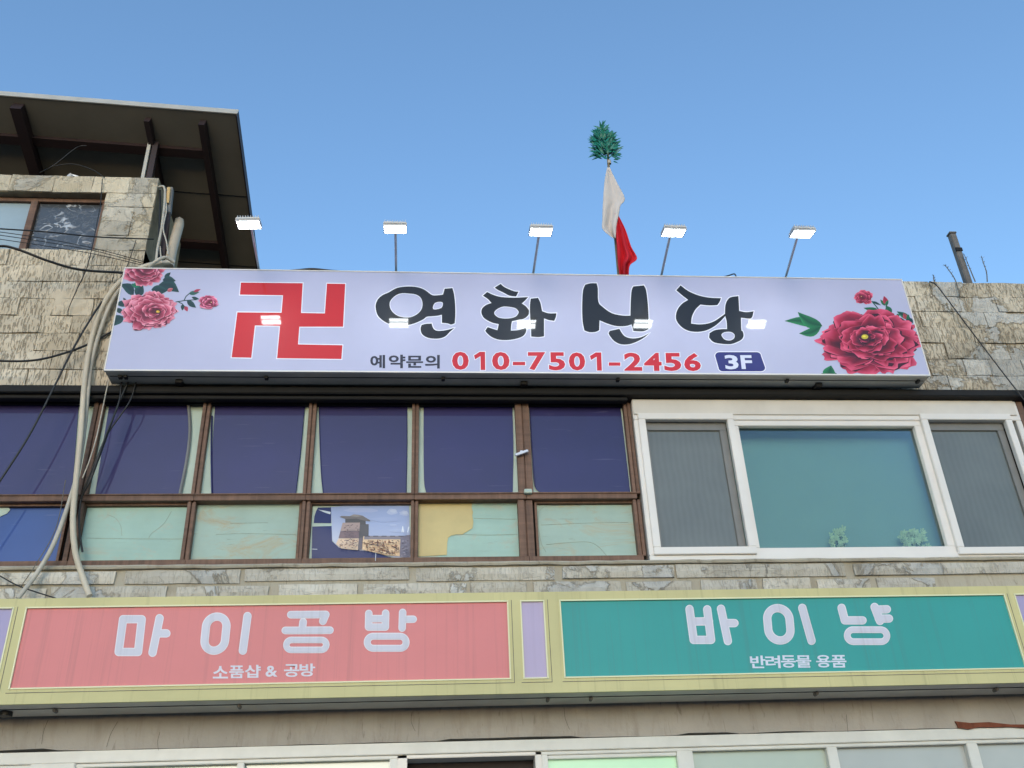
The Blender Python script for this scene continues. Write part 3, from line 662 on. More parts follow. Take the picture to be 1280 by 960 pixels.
# ------------------------------------------------------------------ upper sign
SY = -.27
sx0, sx1, sz0, sz1 = quad([(155.5,336.4),(1126,348),(1163,468),(130,464.5)], SY)
S = empty('temple_sign', ((sx0+sx1)/2, SY+.1, sz0), 'long white box sign with red emblem, black brush letters, phone number and peonies', 'sign')
MB().box(sx0, sx1, SY+.004, SY+.21, sz0+.0, sz1).build('box', M['sign_box'], S, bevel=.004)
fm = MB(); t = .012
fm.box(sx0-.002, sx1+.002, SY-.004, SY+.02, sz1-.006, sz1+.004).box(sx0-.002, sx1+.002, SY-.004, SY+.02, sz0-.004, sz0+.008).box(sx0-.003, sx0+.006, SY-.004, SY+.02, sz0+.008, sz1-.006).box(sx1-.006, sx1+.003, SY-.004, SY+.02, sz0+.008, sz1-.006)
fm.build('trim', M['pvc'], S)
SF = (184,185,212)
fc = MB().add([(sx0,SY,sz0),(sx1,SY,sz0),(sx1,SY,sz1),(sx0,SY,sz1)], [(0,1,2,3)], lin(SF)); face = fc.build('face', M['print'], S)
MB().bar((sx0+.02, SY+.085, sz0-.001), (sx1-.02, SY+.085, sz0-.001), .006, .006).build('seam', M['black'], S)
for u in (150, 157, 333, 554, 772, 983, 1146):
    x = at(u, 474, SY+.085).x; MB().box(x-.014, x+.014, SY+.06, SY+.105, sz0-.022, sz0-.001).build('clip', M['black'], S, bevel=.003)
for u in (224, 655, 1022):
    x = at(u, 480, SY+.15).x; MB().box(x-.028, x+.028, SY+.12, .02, sz0-.03, sz0-.002).box(x-.028, x+.028, -.09, -.056, sz0-.03, sz0+.3).build('bracket', M['black'], S, bevel=.003)
CL = (sx0+.006, sx1-.006, sz0+.008, sz1-.006)
def part(pr, name, mat='print', clip=True, parent=S): return front(pr.build(name, M[mat], parent, clip=CL if clip else None))
PF = SY-.0006
def outset(pts, d):
    n = len(pts); o = []
    ar = sum(pts[i][0]*pts[(i+1)%n][1]-pts[(i+1)%n][0]*pts[i][1] for i in range(n)); s_ = 1 if ar > 0 else -1
    for i in range(n):
        (ax, ay), (bx, by), (cx, cy) = pts[i-1], pts[i], pts[(i+1)%n]
        e1 = Vector((bx-ax, by-ay)); e2 = Vector((cx-bx, cy-by))
        if e1.length < 1e-6 or e2.length < 1e-6: o.append((bx, by)); continue
        n1 = Vector((e1.y, -e1.x)).normalized()*s_; n2 = Vector((e2.y, -e2.x)).normalized()*s_; k = (n1+n2)
        k = k.normalized()*min(1.6, 1/max(.4, k.normalized().dot(n1))) if k.length > .2 else n1
        o.append((bx+k.x*d, by+k.y*d))
    return o
HALO = (236,236,246); INK = (20,18,20); RED = (198,22,22)
def brush(zf, outer, holes=(), name='syllable', sm=True, pr=None, c=INK):
    pr2 = pr or Print(PF)
    o = [zf(*p) for p in outer]; hs = [[zf(*p) for p in h] for h in holes]
    if sm: hs = [pxclosed(h) for h in hs]; o = pxsharp(o)
    pr2.poly(outset(o, 1.1), HALO, [outset(h, -.8) for h in hs]); pr2.poly(o, c, hs); return pr2
def pxclosed(h, n=3):
    q_ = h[-1:]+h+h[:2]; o = []
    for i in range(1, len(q_)-2):
        a, b, c, d = [Vector(x) for x in q_[i-1:i+3]]
        for k in range(n):
            t = k/n; p = .5*((2*b)+(c-a)*t+(2*a-5*b+4*c-d)*t*t+(3*b-a-3*c+d)*t**3); o.append((p.x, p.y))
    return o
def pxsharp(h, n=3):                              # smooth except at corners sharper than ~50 degrees
    m_ = len(h); cor = []
    for i in range(m_):
        a, b, c = Vector(h[i-1]), Vector(h[i]), Vector(h[(i+1)%m_]); cor.append((b-a).angle(c-b, 0) > .8)
    o = []
    for i in range(m_):
        b, c = Vector(h[i]), Vector(h[(i+1)%m_]); a = b*2-c if cor[i] else Vector(h[i-1]); d = c*2-b if cor[(i+1)%m_] else Vector(h[(i+2)%m_])
        for k in range(n):
            t = k/n; p = .5*((2*b)+(c-a)*t+(2*a-5*b+4*c-d)*t*t+(3*b-a-3*c+d)*t**3); o.append((p.x, p.y))
    return o
z = Zm(120, 320, 3.765)
em = [(682,125),(973,128),(965,268),(1077,270),(1087,130),(1173,131),(1163,333),(957,333),(951,416),(1160,420),(1155,485),(852,481),(866,329),(748,327),(731,479),(638,477),(665,265),(873,267),(880,185),(677,182)]
part(brush(z, em, sm=False, c=RED), 'emblem')
z = Zm(440, 330, 4.923)
pr = brush(z, [(145,265),(150,235),(165,210),(190,190),(225,175),(265,152),(300,142),(350,138),(400,142),(440,155),(470,175),(495,192),(530,192),(560,188),(570,152),(618,148),(628,185),(635,250),(636,320),(632,365),(610,373),(590,366),(553,362),(553,312),(530,318),(490,322),(460,325),(440,340),(410,355),(370,370),(330,378),(270,378),(220,365),(180,340),(155,310)],
     [[(232,240),(245,215),(275,190),(310,180),(350,182),(390,187),(420,205),(433,235),(432,265),(420,290),(395,312),(360,327),(320,328),(280,318),(250,295),(235,270)], [(510,240),(556,235),(550,270),(500,278)]])
part(brush(z, [(428,375),(455,368),(490,366),(500,395),(520,410),(560,410),(600,402),(632,392),(600,420),(575,445),(545,457),(510,460),(470,455),(440,440),(425,420),(422,395)], pr=pr), 'syllable')
pr = brush(z, [(915,122),(935,140),(965,155),(1000,168),(1025,170),(1010,200),(970,195),(930,175),(895,158),(878,145)])
brush(z, [(832,172),(870,190),(920,203),(1000,207),(1085,203),(1065,225),(1045,243),(1070,260),(1090,285),(1085,315),(1055,338),(1020,345),(985,352),(980,375),(978,410),(1030,405),(1075,385),(1070,420),(1050,445),(1010,460),(960,468),(905,466),(860,450),(830,425),(820,410),(835,388),(870,400),(895,407),(903,370),(860,360),(815,335),(797,305),(800,275),(825,252),(858,240),(835,215),(805,195)],
      [[(875,300),(890,280),(920,265),(950,262),(1000,270),(1020,285),(1025,300),(1005,325),(960,335),(910,332),(885,318)]], pr=pr)
part(brush(z, [(1100,213),(1145,208),(1160,240),(1170,290),(1210,303),(1258,303),(1255,325),(1245,350),(1210,345),(1182,335),(1182,445),(1150,450),(1103,447),(1100,380),(1095,300),(1095,250)], pr=pr), 'syllable')
z = Zm(690, 330, 4.571)
pr = brush(z, [(190,118),(220,110),(255,110),(262,140),(265,215),(290,245),(340,280),(400,294),(448,295),(450,210),(455,150),(465,128),(525,122),(538,150),(548,230),(552,310),(552,372),(520,385),(465,383),(455,345),(420,355),(370,355),(320,342),(272,322),(270,378),(250,388),(215,390),(185,380),(175,330),(172,250),(175,170),(180,140)])
part(brush(z, [(330,382),(385,370),(400,395),(420,415),(460,425),(510,418),(560,393),(520,425),(470,450),(430,460),(390,458),(355,440),(330,410),(323,395)], pr=pr), 'syllable')
part(brush(z, [(735,122),(780,155),(840,180),(900,192),(965,195),(960,212),(945,235),(900,237),(848,232),(820,260),(800,300),(795,340),(840,345),(890,340),(930,325),(960,305),(988,285),(990,240),(1000,210),(1020,190),(1065,183),(1068,225),(1070,268),(1110,275),(1152,270),(1145,300),(1130,312),(1080,307),(1082,375),(1090,385),(1095,410),(1085,430),(1060,445),(1020,458),(960,455),(920,445),(897,420),(900,395),(930,378),(970,372),(1000,372),(998,330),(990,298),(960,330),(925,358),(880,380),(830,388),(780,382),(740,360),(712,325),(708,290),(720,255),(745,225),(778,205),(745,180),(710,150)],
      [[(968,405),(985,390),(1020,388),(1042,402),(1040,425),(1015,437),(985,430)]]), 'syllable')
# small serif line
for ch, x0, y0, x1, y1 in (('예',40,70,135,155), ('약',158,68,265,155), ('문',270,75,378,152), ('의',390,70,485,157)):
    pr = Print(PF); a = Zm(455, 430, 5.12); put_glyph(pr, ch, (*a(x0,y0), *a(x1,y1)), (40,38,54), .03); part(pr, 'syllable')
dg = [('0',565,586),('1',592.5,606.5),('0',615,637),('-',641,656.5),('7',660,682),('5',686,706.5),('0',711,731.5),('1',737.5,752),('-',761,775.5),('2',780,802.5),('4',805,827),('5',830,851.5),('6',855,876)]
for ch, x0, x1 in dg:
    xm = (x0+x1)/2; v0 = 439.5+(xm-565)*.0055; v1 = 462.3+(xm-565)*.0055
    if ch == '-': v0, v1 = v0+12.3, v1-6.2
    pr = Print(PF); put_glyph(pr, ch, (x0, v0, x1, v1), (198,24,34), .035, HALO, .04*(xm-520)/250 if ch != '-' else 0); part(pr, 'numeral')
a = Zm(700, 430, 4.74); pr = Print(PF)
pill = []
for (cx, cy, a0) in ((945,70,180), (1165,70,270), (1190,140,0), (965,140,90)):
    for k in range(6): t = math.radians(a0+k*18); pill.append(a(cx+26*math.cos(t)-(cx-945)*0, cy+22*math.sin(t)))
pr.poly(outset(pill, 1.0), HALO); pr.poly(pill, (44,42,112)); part(pr, 'floor_badge')
pr = Print(PF-.001); put_glyph(pr, '3', (*a(977,65), *a(1056,150)), (214,216,236), .03, None, .12); put_glyph(pr, 'F', (*a(1072,66), *a(1138,148)), (214,216,236), .03, None, .12); part(pr, 'numeral')
# peonies
def lerp(a, b, t): return tuple(a[i]+(b[i]-a[i])*t for i in range(3))
def petal(cx, cy, ang, r0, r1, wd, sq, D, Mi, L, r, nr=8, nc=11):
    P = []; C = []; ca, sa = math.cos(ang), math.sin(ang); ph = r.uniform(0, 6); notch = r.uniform(-.05, .10); sh = r.uniform(-.25, .25)
    for j in range(nr):
        t = j/(nr-1); row = []; cr = []
        for i in range(nc):
            s_ = -1+2*i/(nc-1); wv = wd*(.35+.65*math.sin(math.pi*.5*min(1, t*1.25)))
            ln = r0+(r1-r0)*t*(math.sqrt(max(0, 1-(abs(s_)*.975)**2.6))*(1+.05*math.sin(8*s_+ph))-notch*math.exp(-(s_*5)**2))
            row.append((cx+ca*ln-sa*s_*wv, cy+(sa*ln+ca*s_*wv)*sq))
            k = t+.16*math.sin(5*s_+ph)*t-.22*abs(s_+sh)**1.5+.03*math.sin(19*s_)
            c = lerp(D, Mi, min(1, max(0, (k-.34)*2.0))) if k < .84 else lerp(Mi, L, min(1, (k-.84)*5.5))
            if t == 1: c = lerp(c, L, .6)
            cr.append(c)
        P.append(row); C.append(cr)
    return P, C
def flower(pr, cx, cy, R, sq, D, Mi, L, seed, rings, ccol=(190,160,40), shift=(0,0)):
    r = random.Random(seed)
    for q_, (rad, n, wf) in enumerate(rings):
        o = r.uniform(0, 6.28); kx, ky = shift[0]*(1-rad), shift[1]*(1-rad); idx = list(range(n)); r.shuffle(idx)
        for k in idx:
            an = o+6.283*k/n+r.uniform(-.3,.3); inner = 0 if q_ == 0 else 1
            rr_ = R*rad*(r.uniform(.93,1.03) if not inner else r.uniform(.80,1.10)); wd = R*wf*r.uniform(.8,1.35); c = r.uniform(-20, 16)
            j = lambda col_: tuple(min(255, max(0, v+c)) for v in col_)
            ox, oy = (r.uniform(-.05,.05)*R*inner, r.uniform(-.05,.05)*R*inner)
            if inner: pr.grid(*petal(cx+kx+ox+.3, cy+ky+oy+.5, an, R*rad*.10, rr_+.3, wd+.3, sq, D, D, D, r))
            pr.grid(*petal(cx+kx+ox, cy+ky+oy, an, R*rad*.10, rr_, wd, sq, j(D), j(Mi), j(L), r))
    n = 12; cx += shift[0]; cy += shift[1]; pr.poly([(cx+R*.11*math.cos(6.283*k/n), cy+R*.08*math.sin(6.283*k/n)) for k in range(n)], (70,14,20))
    pr.poly([(cx+R*.065*math.cos(6.283*k/n), cy+R*.045*math.sin(6.283*k/n)) for k in range(n)], ccol)
    pr.poly([(cx-R*.012+R*.03*math.cos(6.283*k/n), cy-R*.01+R*.02*math.sin(6.283*k/n)) for k in range(n)], tuple(min(255, v*1.25) for v in ccol))
def leaf(pr, a, b, wd, D=(14,52,40), L=(36,112,72), bend=0):
    (x0, y0), (x1, y1) = a, b; dx, dy = x1-x0, y1-y0; l = math.hypot(dx, dy); nx, ny = -dy/l, dx/l; P = []; C = []
    for j in range(8):
        t = j/7; wv = wd*math.sin(math.pi*t**.8)*.98+.15; bx = bend*math.sin(math.pi*t); row = []; cr = []
        for s_ in (-1, -.5, 0, .5, 1): row.append((x0+dx*t+nx*(s_*wv+bx), y0+dy*t+ny*(s_*wv+bx))); cr.append(lerp(D, L, {-1:.9,-.5:.55,0:.05,.5:.35,1:.6}[s_]*(.6+.4*t)))
        P.append(row); C.append(cr)
    pr.grid(P, C)
z = Zm(140, 330, 8.533)
GD, GL = (14,44,44), (36,86,76)
pr = Print(PF, .00003)
for a, b, wd, be in (((500,220),(715,300),7.5,-4), ((330,240),(300,230),3,0), ((560,150),(625,90),2.5,0), ((540,170),(680,180),4.5,-1), ((230,330),(90,215),6,3), ((170,420),(40,425),4,0), ((120,560),(10,660),6,2), ((120,520),(30,470),3,0), ((150,400),(120,360),1.5,0), ((330,270),(210,210),4,0), ((260,340),(330,225),6,0)): leaf(pr, z(*a), z(*b), wd, GD, GL, be)
leaf(pr, z(420,270), z(590,285), 6, GD, GL); leaf(pr, z(300,225), z(205,225), 3, (20,90,60), (40,150,100))
for pts in ([(230,345),(200,300),(150,250)], [(680,405),(770,390),(900,380)], [(770,385),(790,345),(830,310)], [(700,400),(750,425),(775,455)]): pr.line([z(*p) for p in pts], .55, (24,62,56))
leaf(pr, z(820,315), z(930,300), 2.6, (40,80,70), (80,130,110)); leaf(pr, z(870,295), z(945,270), 1.6, (150,40,60), (200,70,90)); leaf(pr, z(850,355), z(930,375), 1.6, GD, GL); leaf(pr, z(800,390), z(895,465), 3.4, GD, GL); leaf(pr, z(755,430), z(750,495), 2.2, GD, GL); leaf(pr, z(780,450), z(805,505), 2.4, (150,40,60), (210,90,110)); leaf(pr, z(590,290), z(650,260), 2.2, (170,70,80), (220,150,150))
PD, PM, PL = (104,22,42), (196,72,98), (244,166,184)
RG = [(1.0,14,.30), (.92,10,.32), (.76,9,.32), (.60,7,.30), (.44,6,.24), (.28,5,.16)]
flower(pr, *z(340,95), 27, .62, PD, PM, PL, 21, [(1.0,12,.36), (.8,9,.36), (.58,7,.32), (.36,5,.26)], shift=(6,-8))
flower(pr, *z(395,500), 36.5, .70, PD, PM, PL, 8, RG, (206,160,50), shift=(11,1))
bx, by = z(1025,408); flower(pr, bx, by, 13, .68, PD, (204,80,116), (246,170,196), 5, [(1.0,9,.46), (.7,5,.50), (.45,3,.4)], (230,170,120), shift=(4,0))
part(pr, 'peony_print')
z = Zm(975, 350, 6.737)
pr = Print(PF, .00003)
G2, L2 = (16,74,44), (48,150,84)
leaf(pr, z(355,390), z(40,345), 6, G2, L2, 3); leaf(pr, z(355,385), z(150,270), 7, G2, L2, -4); leaf(pr, z(345,395), z(162,450), 5.5, G2, L2, -3); leaf(pr, z(820,245), z(705,235), 2.6, G2, L2, -1); leaf(pr, z(780,180), z(850,212), 1.3, GD, GL); leaf(pr, z(940,280), z(890,215), 3.4, G2, L2); leaf(pr, z(1100,330), z(985,265), 3.5, GD, L2); leaf(pr, z(1120,360), z(1060,330), 4, GD, GL); leaf(pr, z(480,790), z(345,790), 3, G2, L2); leaf(pr, z(400,830), z(430,720), 8, G2, L2); leaf(pr, z(1000,310), z(985,285), 2, G2, L2)
pr.line([z(775,180), z(800,210), z(832,250)], .7, (24,80,60)); pr.line([z(900,215), z(890,250)], .6, (24,80,60))
leaf(pr, z(885,215), z(845,165), 1.8, G2, L2); leaf(pr, z(900,210), z(875,135), 3.2, (140,24,44), (206,66,84)); leaf(pr, z(890,215), z(912,170), 1.8, G2, L2); leaf(pr, z(1065,330), z(1040,280), 2.6, (150,40,50), (210,90,90)); leaf(pr, z(1070,335), z(1085,290), 1.8, G2, L2)
RD, RM, RL = (62,4,18), (172,28,58), (232,96,126)
bx, by = z(705,145); flower(pr, bx, by, 12.5, .78, (110,14,36), (196,48,76), (236,120,140), 9, [(1.0,8,.46), (.75,5,.50), (.5,3,.4)], (200,150,80), shift=(-3,-1))
flower(pr, *z(775,525), 67, .64, RD, RM, RL, 12, [(1.0,15,.28), (.93,11,.32), (.80,10,.32), (.66,9,.28), (.54,8,.25), (.42,7,.22), (.30,6,.17), (.20,5,.12), (.14,5,.08)], (196,178,50), shift=(-9,-7))
part(pr, 'peony_print')

# ------------------------------------------------------------------ flood lamps on arms
LYp = -.92
for k, ((hu, hv), (fu, fv), lab) in enumerate((((311,281),(323,338),'lit white flood lamp on arm in front of the dark canopy edge'),
        ((494,286.5),(495,341),'lit white flood lamp above the first brush syllable, second from left'),
        ((676,290),(667,344),'lit white flood lamp in the middle of the five over the sign'),
        ((842,291),(828,346),'lit white flood lamp just right of the red flag'),
        ((1003,292.5),(984,348),'lit white flood lamp at the right end of the row over the peony side'))):
    c = at(hu, hv, LYp); ft = at(fu, fv, SY+.05); ft.z = sz1
    root = empty('flood_lamp', (ft.x, SY+.06, sz1), lab, 'lamp', 'flood lamps over the white sign')
    tilt = [math.radians(-2), 0, math.radians(.5), math.radians(1), math.radians(1)][k]
    R_ = Matrix.Rotation(math.radians(10), 3, 'X') @ Matrix.Rotation(tilt, 3, 'Y')
    def tr(mb):
        mb.v = [c + R_ @ (v*.87) for v in mb.v]; return mb
    hb = MB().box(-.105, .105, -.075, .075, .012, .04)
    o = tr(hb).build('housing', M['housing'], root, bevel=.006)
    rim = MB().box(-.105, .105, -.075, -.066, -.004, .0115).box(-.105, .105, .066, .075, -.004, .0115).box(-.105, -.096, -.066, .066, -.004, .0115).box(.096, .105, -.066, .066, -.004, .0115).box(-.096, .096, .007, .016, -.003, .0115)
    tr(rim).build('bezel', M['housing'], root)
    tr(MB().box(-.0955, .0955, -.0655, .0065, .003, .0112)).build('lens', M['lens'], root); tr(MB().box(-.0955, .0955, .0165, .0655, .003, .0112)).build('lens', M['lens'], root)
    fn = MB()
    for i in range(9): fn.box(-.09+i*.0225-.002, -.09+i*.0225+.002, -.06, .06, .0405, .062)
    tr(fn).build('cooling_fins', M['housing'], root)
    tr(MB().box(-.03, .03, .03, .05, .041, .075)).build('yoke', M['steel'], root, bevel=.004)
    hp = c + R_ @ Vector((0, .06, .06))
    MB().tube([(ft.x, SY+.12, sz1-.01), (ft.x, SY+.10, sz1+.035), (ft.x+(hp.x-ft.x)*.08, SY+.05, sz1+.05), hp], .011, 8).build('arm', M['steel'], root)
    MB().box(ft.x-.035, ft.x+.035, SY+.08, SY+.16, sz1+.001, sz1+.008).build('foot_plate', M['steel'], root)

# ------------------------------------------------------------------ lower shop sign
LSY = -.40
lx0, lx1 = XL+.3, 6.0
_, _, lz0, lz1 = quad([(0,749),(1280,732.4),(1280,853.9),(0,879.3)], LSY)
L = empty('shop_sign', (1, LSY+.17, lz0), 'long yellow green shop sign with pink, lilac and teal panels under the windows', 'sign')
OL = (206,199,148)
MB().box(lx0, lx1, LSY+.0205, LSY+.35, lz0, lz1).build('box', M['sign_box'], L, bevel=.004)
q = N('sign_frame_paint'); f_ = q.noise(2, 5, .6); b_ = q.ramp(f_, .3, .7, tuple(x*.86 for x in lin(OL)), lin(OL))
st = q.ramp(q.noise(1, 4, .7, (22, 4, .5), .3), .56, .76); b_ = q.mix(q.math('MULTIPLY', st, .3), b_, lin((120,116,92)))
M['olive'] = q.done(b_, .6, None, .15, 0)
q = N('sign_frame_edge'); M['cream_edge'] = q.done(lin((222,220,180)), .5)
def lrect(pts): return quad(pts, LSY)
pan = {'pink': lrect([(33,763),(634,751.5),(637,846.5),(12,863)]), 'lilac': lrect([(651,751),(679,750.5),(684,845),(656,846)]), 'teal': lrect([(700,750),(1256.5,745.5),(1281,838),(707,845)])}
zA, zB = sum(p[2] for p in pan.values())/3, sum(p[3] for p in pan.values())/3
plist = [('lilac_panel', (pan['pink'][0]-.09-.16, pan['pink'][0]-.09), (168,160,196)), ('pink_panel', pan['pink'][:2], (216,132,132)), ('lilac_panel', pan['lilac'][:2], (184,171,200)), ('teal_panel', pan['teal'][:2], (60,156,152)), ('lilac_panel', (pan['teal'][1]+.085, pan['teal'][1]+.245), (168,160,196))]
# frame face with openings: strips between the panels
fr = MB(); xs = lx0
fr.box(lx0, lx1, LSY, LSY+.02, zB+.0, lz1+.002).box(lx0, lx1, LSY, LSY+.02, lz0-.002, zA)
for nme, (a, b), c in plist:
    fr.box(xs, a, LSY, LSY+.02, zA, zB); xs = b
fr.box(xs, lx1, LSY, LSY+.02, zA, zB)
fr.build('frame', M['olive'], L)
panels = []
for nme, (a, b), c in plist:
    o = MB().add([(a,LSY+.008,zA),(b,LSY+.008,zA),(b,LSY+.008,zB),(a,LSY+.008,zB)], [(0,1,2,3)], lin(c)).build(nme, M['print_old'], L); panels.append(o)
    e = MB(); t = .008
    e.box(a-.001, b+.001, LSY-.006, LSY+.007, zB-.001, zB+t).box(a-.001, b+.001, LSY-.006, LSY+.007, zA-t, zA+.001).box(a-t, a+.001, LSY-.006, LSY+.007, zA-t, zB+t).box(b-.001, b+t, LSY-.006, LSY+.007, zA-t, zB+t)
    e.build('panel_edge', M['cream_edge'], o)
    e = MB(); t = .028
    e.box(a-.02, b+t, LSY-.0015, LSY-.0003, zA-t-.004, zA-t).box(b+t, b+t+.004, LSY-.0015, LSY-.0003, zA-t-.004, zB+.012)
    e.build('panel_groove', M['twig'], o)
LP = LSY+.0075
WHT, EDG = (206,206,218), (226,225,232)
def letter(strokes, r, parent, name='syllable'):
    pr = Print(LP, .00004)
    for st in strokes: pr.line(st[0], (st[2] if len(st) > 2 else r)+.7, EDG, st[1])
    for st in strokes: pr.line(st[0], (st[2] if len(st) > 2 else r)-.35, WHT, st[1])
    return front(pr.build(name, M['print_old'], parent))
def stad(cx, cy, hw, hh, lean=0.0, n=9):          # rounded loop
    r = min(hw, hh); o = []
    for (sx, sy, a0) in ((1,1,0), (-1,1,90), (-1,-1,180), (1,-1,270)):
        for k in range(n):
            t = math.radians(a0+90*k/(n-1)); x = sx*(hw-r)+r*math.cos(t); y = sy*(hh-r)+r*math.sin(t); o.append((cx+x+lean*-y, cy+y))
    return o
z5, z6, z7 = Zm(0, 690, 3.048), Zm(400, 690, 3.048), Zm(800, 690, 2.667)
def T(zf, *ls): return [([zf(*p) for p in l], False) for l in ls]
def TC(zf, l, *r): return [([zf(*p) for p in l], True, *r)]
pk = panels[1]; tl = panels[3]; RP = 4.5
letter(TC(z5, [(469,256),(540,256),(526,381),(452,381)])+T(z5, [(608,252),(581,384)], [(600,310),(634,310)]), RP, pk)
letter(TC(z5, stad(821,311,39,65,.10))+T(z5, [(943,244),(925,376)]), RP, pk)
letter(T(z5, [(1108,239),(1241,238),(1230,264)], [(1155,266),(1151,297)], [(1087,299),(1257,298)])+TC(z5, stad(1167,354,76,19,.05), 3.4), 4.1, pk)
letter(T(z6, [(186,234),(185,285)], [(250,233),(249,285)], [(186,254),(250,254)], [(185,286),(249,286)], [(315,230),(313,290)], [(315,257),(355,256)])+TC(z6, stad(254,344,74,23), 3.7), 4.0, pk)
letter(T(z7, [(165,190),(179,293)], [(224,191),(237,293)], [(172,232),(230,231)], [(179,293),(237,293)], [(270,189),(293,297)], [(282,237),(315,237)]), RP, tl)
letter(TC(z7, stad(463,241,37,54,-.09))+T(z7, [(541,186),(572,296)]), RP, tl)
letter(T(z7, [(672,186),(683,228),(742,228)], [(782,183),(800,230)], [(790,192),(823,191)], [(796,222),(830,222)])+TC(z7, stad(757,279,66,20,-.05), 3.5), RP, tl)
a = Zm(250, 820, 8)
for ch, x0, y0, x1, y1 in (('소',128,100,280,225), ('품',292,95,440,222), ('샵',447,88,608,218), ('&',655,97,775,208), ('공',840,82,992,210), ('방',995,75,1152,205)):
    pr = Print(LP-.001); put_glyph(pr, ch, (*a(x0,y0), *a(x1,y1)), (216,214,224), .022); front(pr.build('syllable', M['print_old'], pk))
a = Zm(925, 810, 8.533)
for ch, x0, y0, x1, y1 in (('반',108,80,272,215), ('려',272,80,430,215), ('동',438,78,595,210), ('물',597,78,760,210), ('용',812,75,968,208), ('품',972,75,1135,208)):
    pr = Print(LP-.001); put_glyph(pr, ch, (*a(x0,y0), *a(x1,y1)), (212,218,232), .022, None, .08); front(pr.build('syllable', M['print_old'], tl))
MB().bar((lx0+.02, LSY+.14, lz0-.001), (lx1-.02, LSY+.14, lz0-.001), .006, .006).build('seam', M['black'], L)
for u, v in ((70,888), (300,880), (684,868), (738,870), (1018,861), (1245,868)):
    p = at(u, v, LSY+.16); MB().box(p.x-.010, p.x+.010, LSY+.12, LSY+.18, lz0-.024, lz0-.001).build('clip', M['rust_post'], L, bevel=.004)
p = at(8, 890, LSY+.2); MB().tube([(p.x, LSY+.2, lz0-.03), (p.x, LSY+.2, lz0)], .04, 12).build('junction_cap', M['black'], L)

# ------------------------------------------------------------------ flags on the bamboo pole
fy = .30
base = at(772, 350, fy); topP = at(758.5, 160, fy)
F_ = empty('bamboo_flagpole', (base.x, fy, 6.36), 'bamboo pole with green leaves on top and white and red flags', 'flagpole')
MB().tube([(base.x, fy, 6.36), at(765.5, 255, fy), at(760.5, 205, fy), topP], [.016, .015, .013, .008], 8).build('pole', M['bamboo'], F_)
r = random.Random(9); lf = MB()
for k in range(520):
    t = r.random(); u0, v0 = 760-6*t, 195-33*t
    spread = 15*math.sin(math.pi*min(1, t*.75+.22)); sx_ = r.uniform(-1, 1)
    an = sx_*1.0+r.uniform(-.5, .5) if t > .35 else sx_*1.6+r.uniform(-.4,.4)
    st = Vector(at(u0+sx_*spread*.85-2*t, v0+r.uniform(-5,5)+abs(sx_)*3, fy+r.uniform(-.09,.09)))
    d = Vector((math.sin(an), r.uniform(-.6,.6), math.cos(an)*.9)).normalized(); ln = r.uniform(.05,.11); wv = r.uniform(.008,.013)
    sx = d.cross(Vector((r.uniform(-.4,.4), -1, r.uniform(-.4,.4)))).normalized(); nn = sx.cross(d)
    lf.add([st, st+d*ln*.35+sx*wv, st+d*ln*.35-sx*wv+nn*.002, st+d*ln*.75+sx*wv*.6, st+d*ln*.75-sx*wv*.6, st+d*ln-Vector((0,0,.006))], [(0,1,2), (1,3,4,2), (3,5,4)])
tag(lf.build('leaves', M['leaf_teal'], F_), kind='stuff')
brn = MB()
for k in range(9): st = at(758+r.uniform(-1,1), 196-k*3, fy); brn.tube([st, st+Vector((r.uniform(-.1,.1), r.uniform(-.05,.05), r.uniform(.05,.11)))], .0025, 4)
brn.build('twigs', M['leaf_teal'], F_)
def cloth(rows, name, mat, folds, amp, ph):
    """rows: (left px, right px); folds run down the cloth"""
    nx = 16; m = MB(); R2 = []
    sp = spline([(a[0], a[1], 0) for a, b in rows], 4), spline([(b[0], b[1], 0) for a, b in rows], 4)
    for j, (a, b) in enumerate(zip(*sp)):
        v = j/(len(sp[0])-1); row = []
        for i in range(nx+1):
            s_ = i/nx; y = fy-.075 - amp*(.15+v)*math.sin(folds*math.pi*s_+ph+1.2*v)*(.3+.7*math.sin(math.pi*min(1, s_*.9+.1)))
            row.append(at(a.x+(b.x-a.x)*s_, a.y+(b.y-a.y)*s_, y))
        R2.append(row)
    n = nx+1; m.add([p for r_ in R2 for p in r_], [(j*n+i, j*n+i+1, (j+1)*n+i+1, (j+1)*n+i) for j in range(len(R2)-1) for i in range(nx)])
    m.smooth = True; o = m.build(name, mat, F_); md = o.modifiers.new('thick', 'SOLIDIFY'); md.thickness = .002; return o
cloth([((759,209),(762,209)), ((755.5,228),(770,226)), ((754,250),(781,248)), ((753.3,262),(775.5,257)), ((753,275),(774,266)), ((753,286),(771,280)), ((761,294),(770,292)), ((766.5,298),(769.5,297.5))], 'white_flag', M['white_cloth'], 2.2, .045, .6)
cloth([((768.5,267),(772.5,268)), ((769.5,285),(782,287)), ((770.5,303),(789,308)), ((771.5,318),(796.5,323)), ((772.5,330),(788,331)), ((774,340),(786,340)), ((775,352),(786.5,352))], 'red_flag', M['red_cloth'], 4.2, .06, .2)
# ties
p = at(761.5, 203, fy); MB().tube([p+Vector((0,0,-.02)), p+Vector((0,0,.02))], .02, 8).build('tie', M['cable_white'], F_)

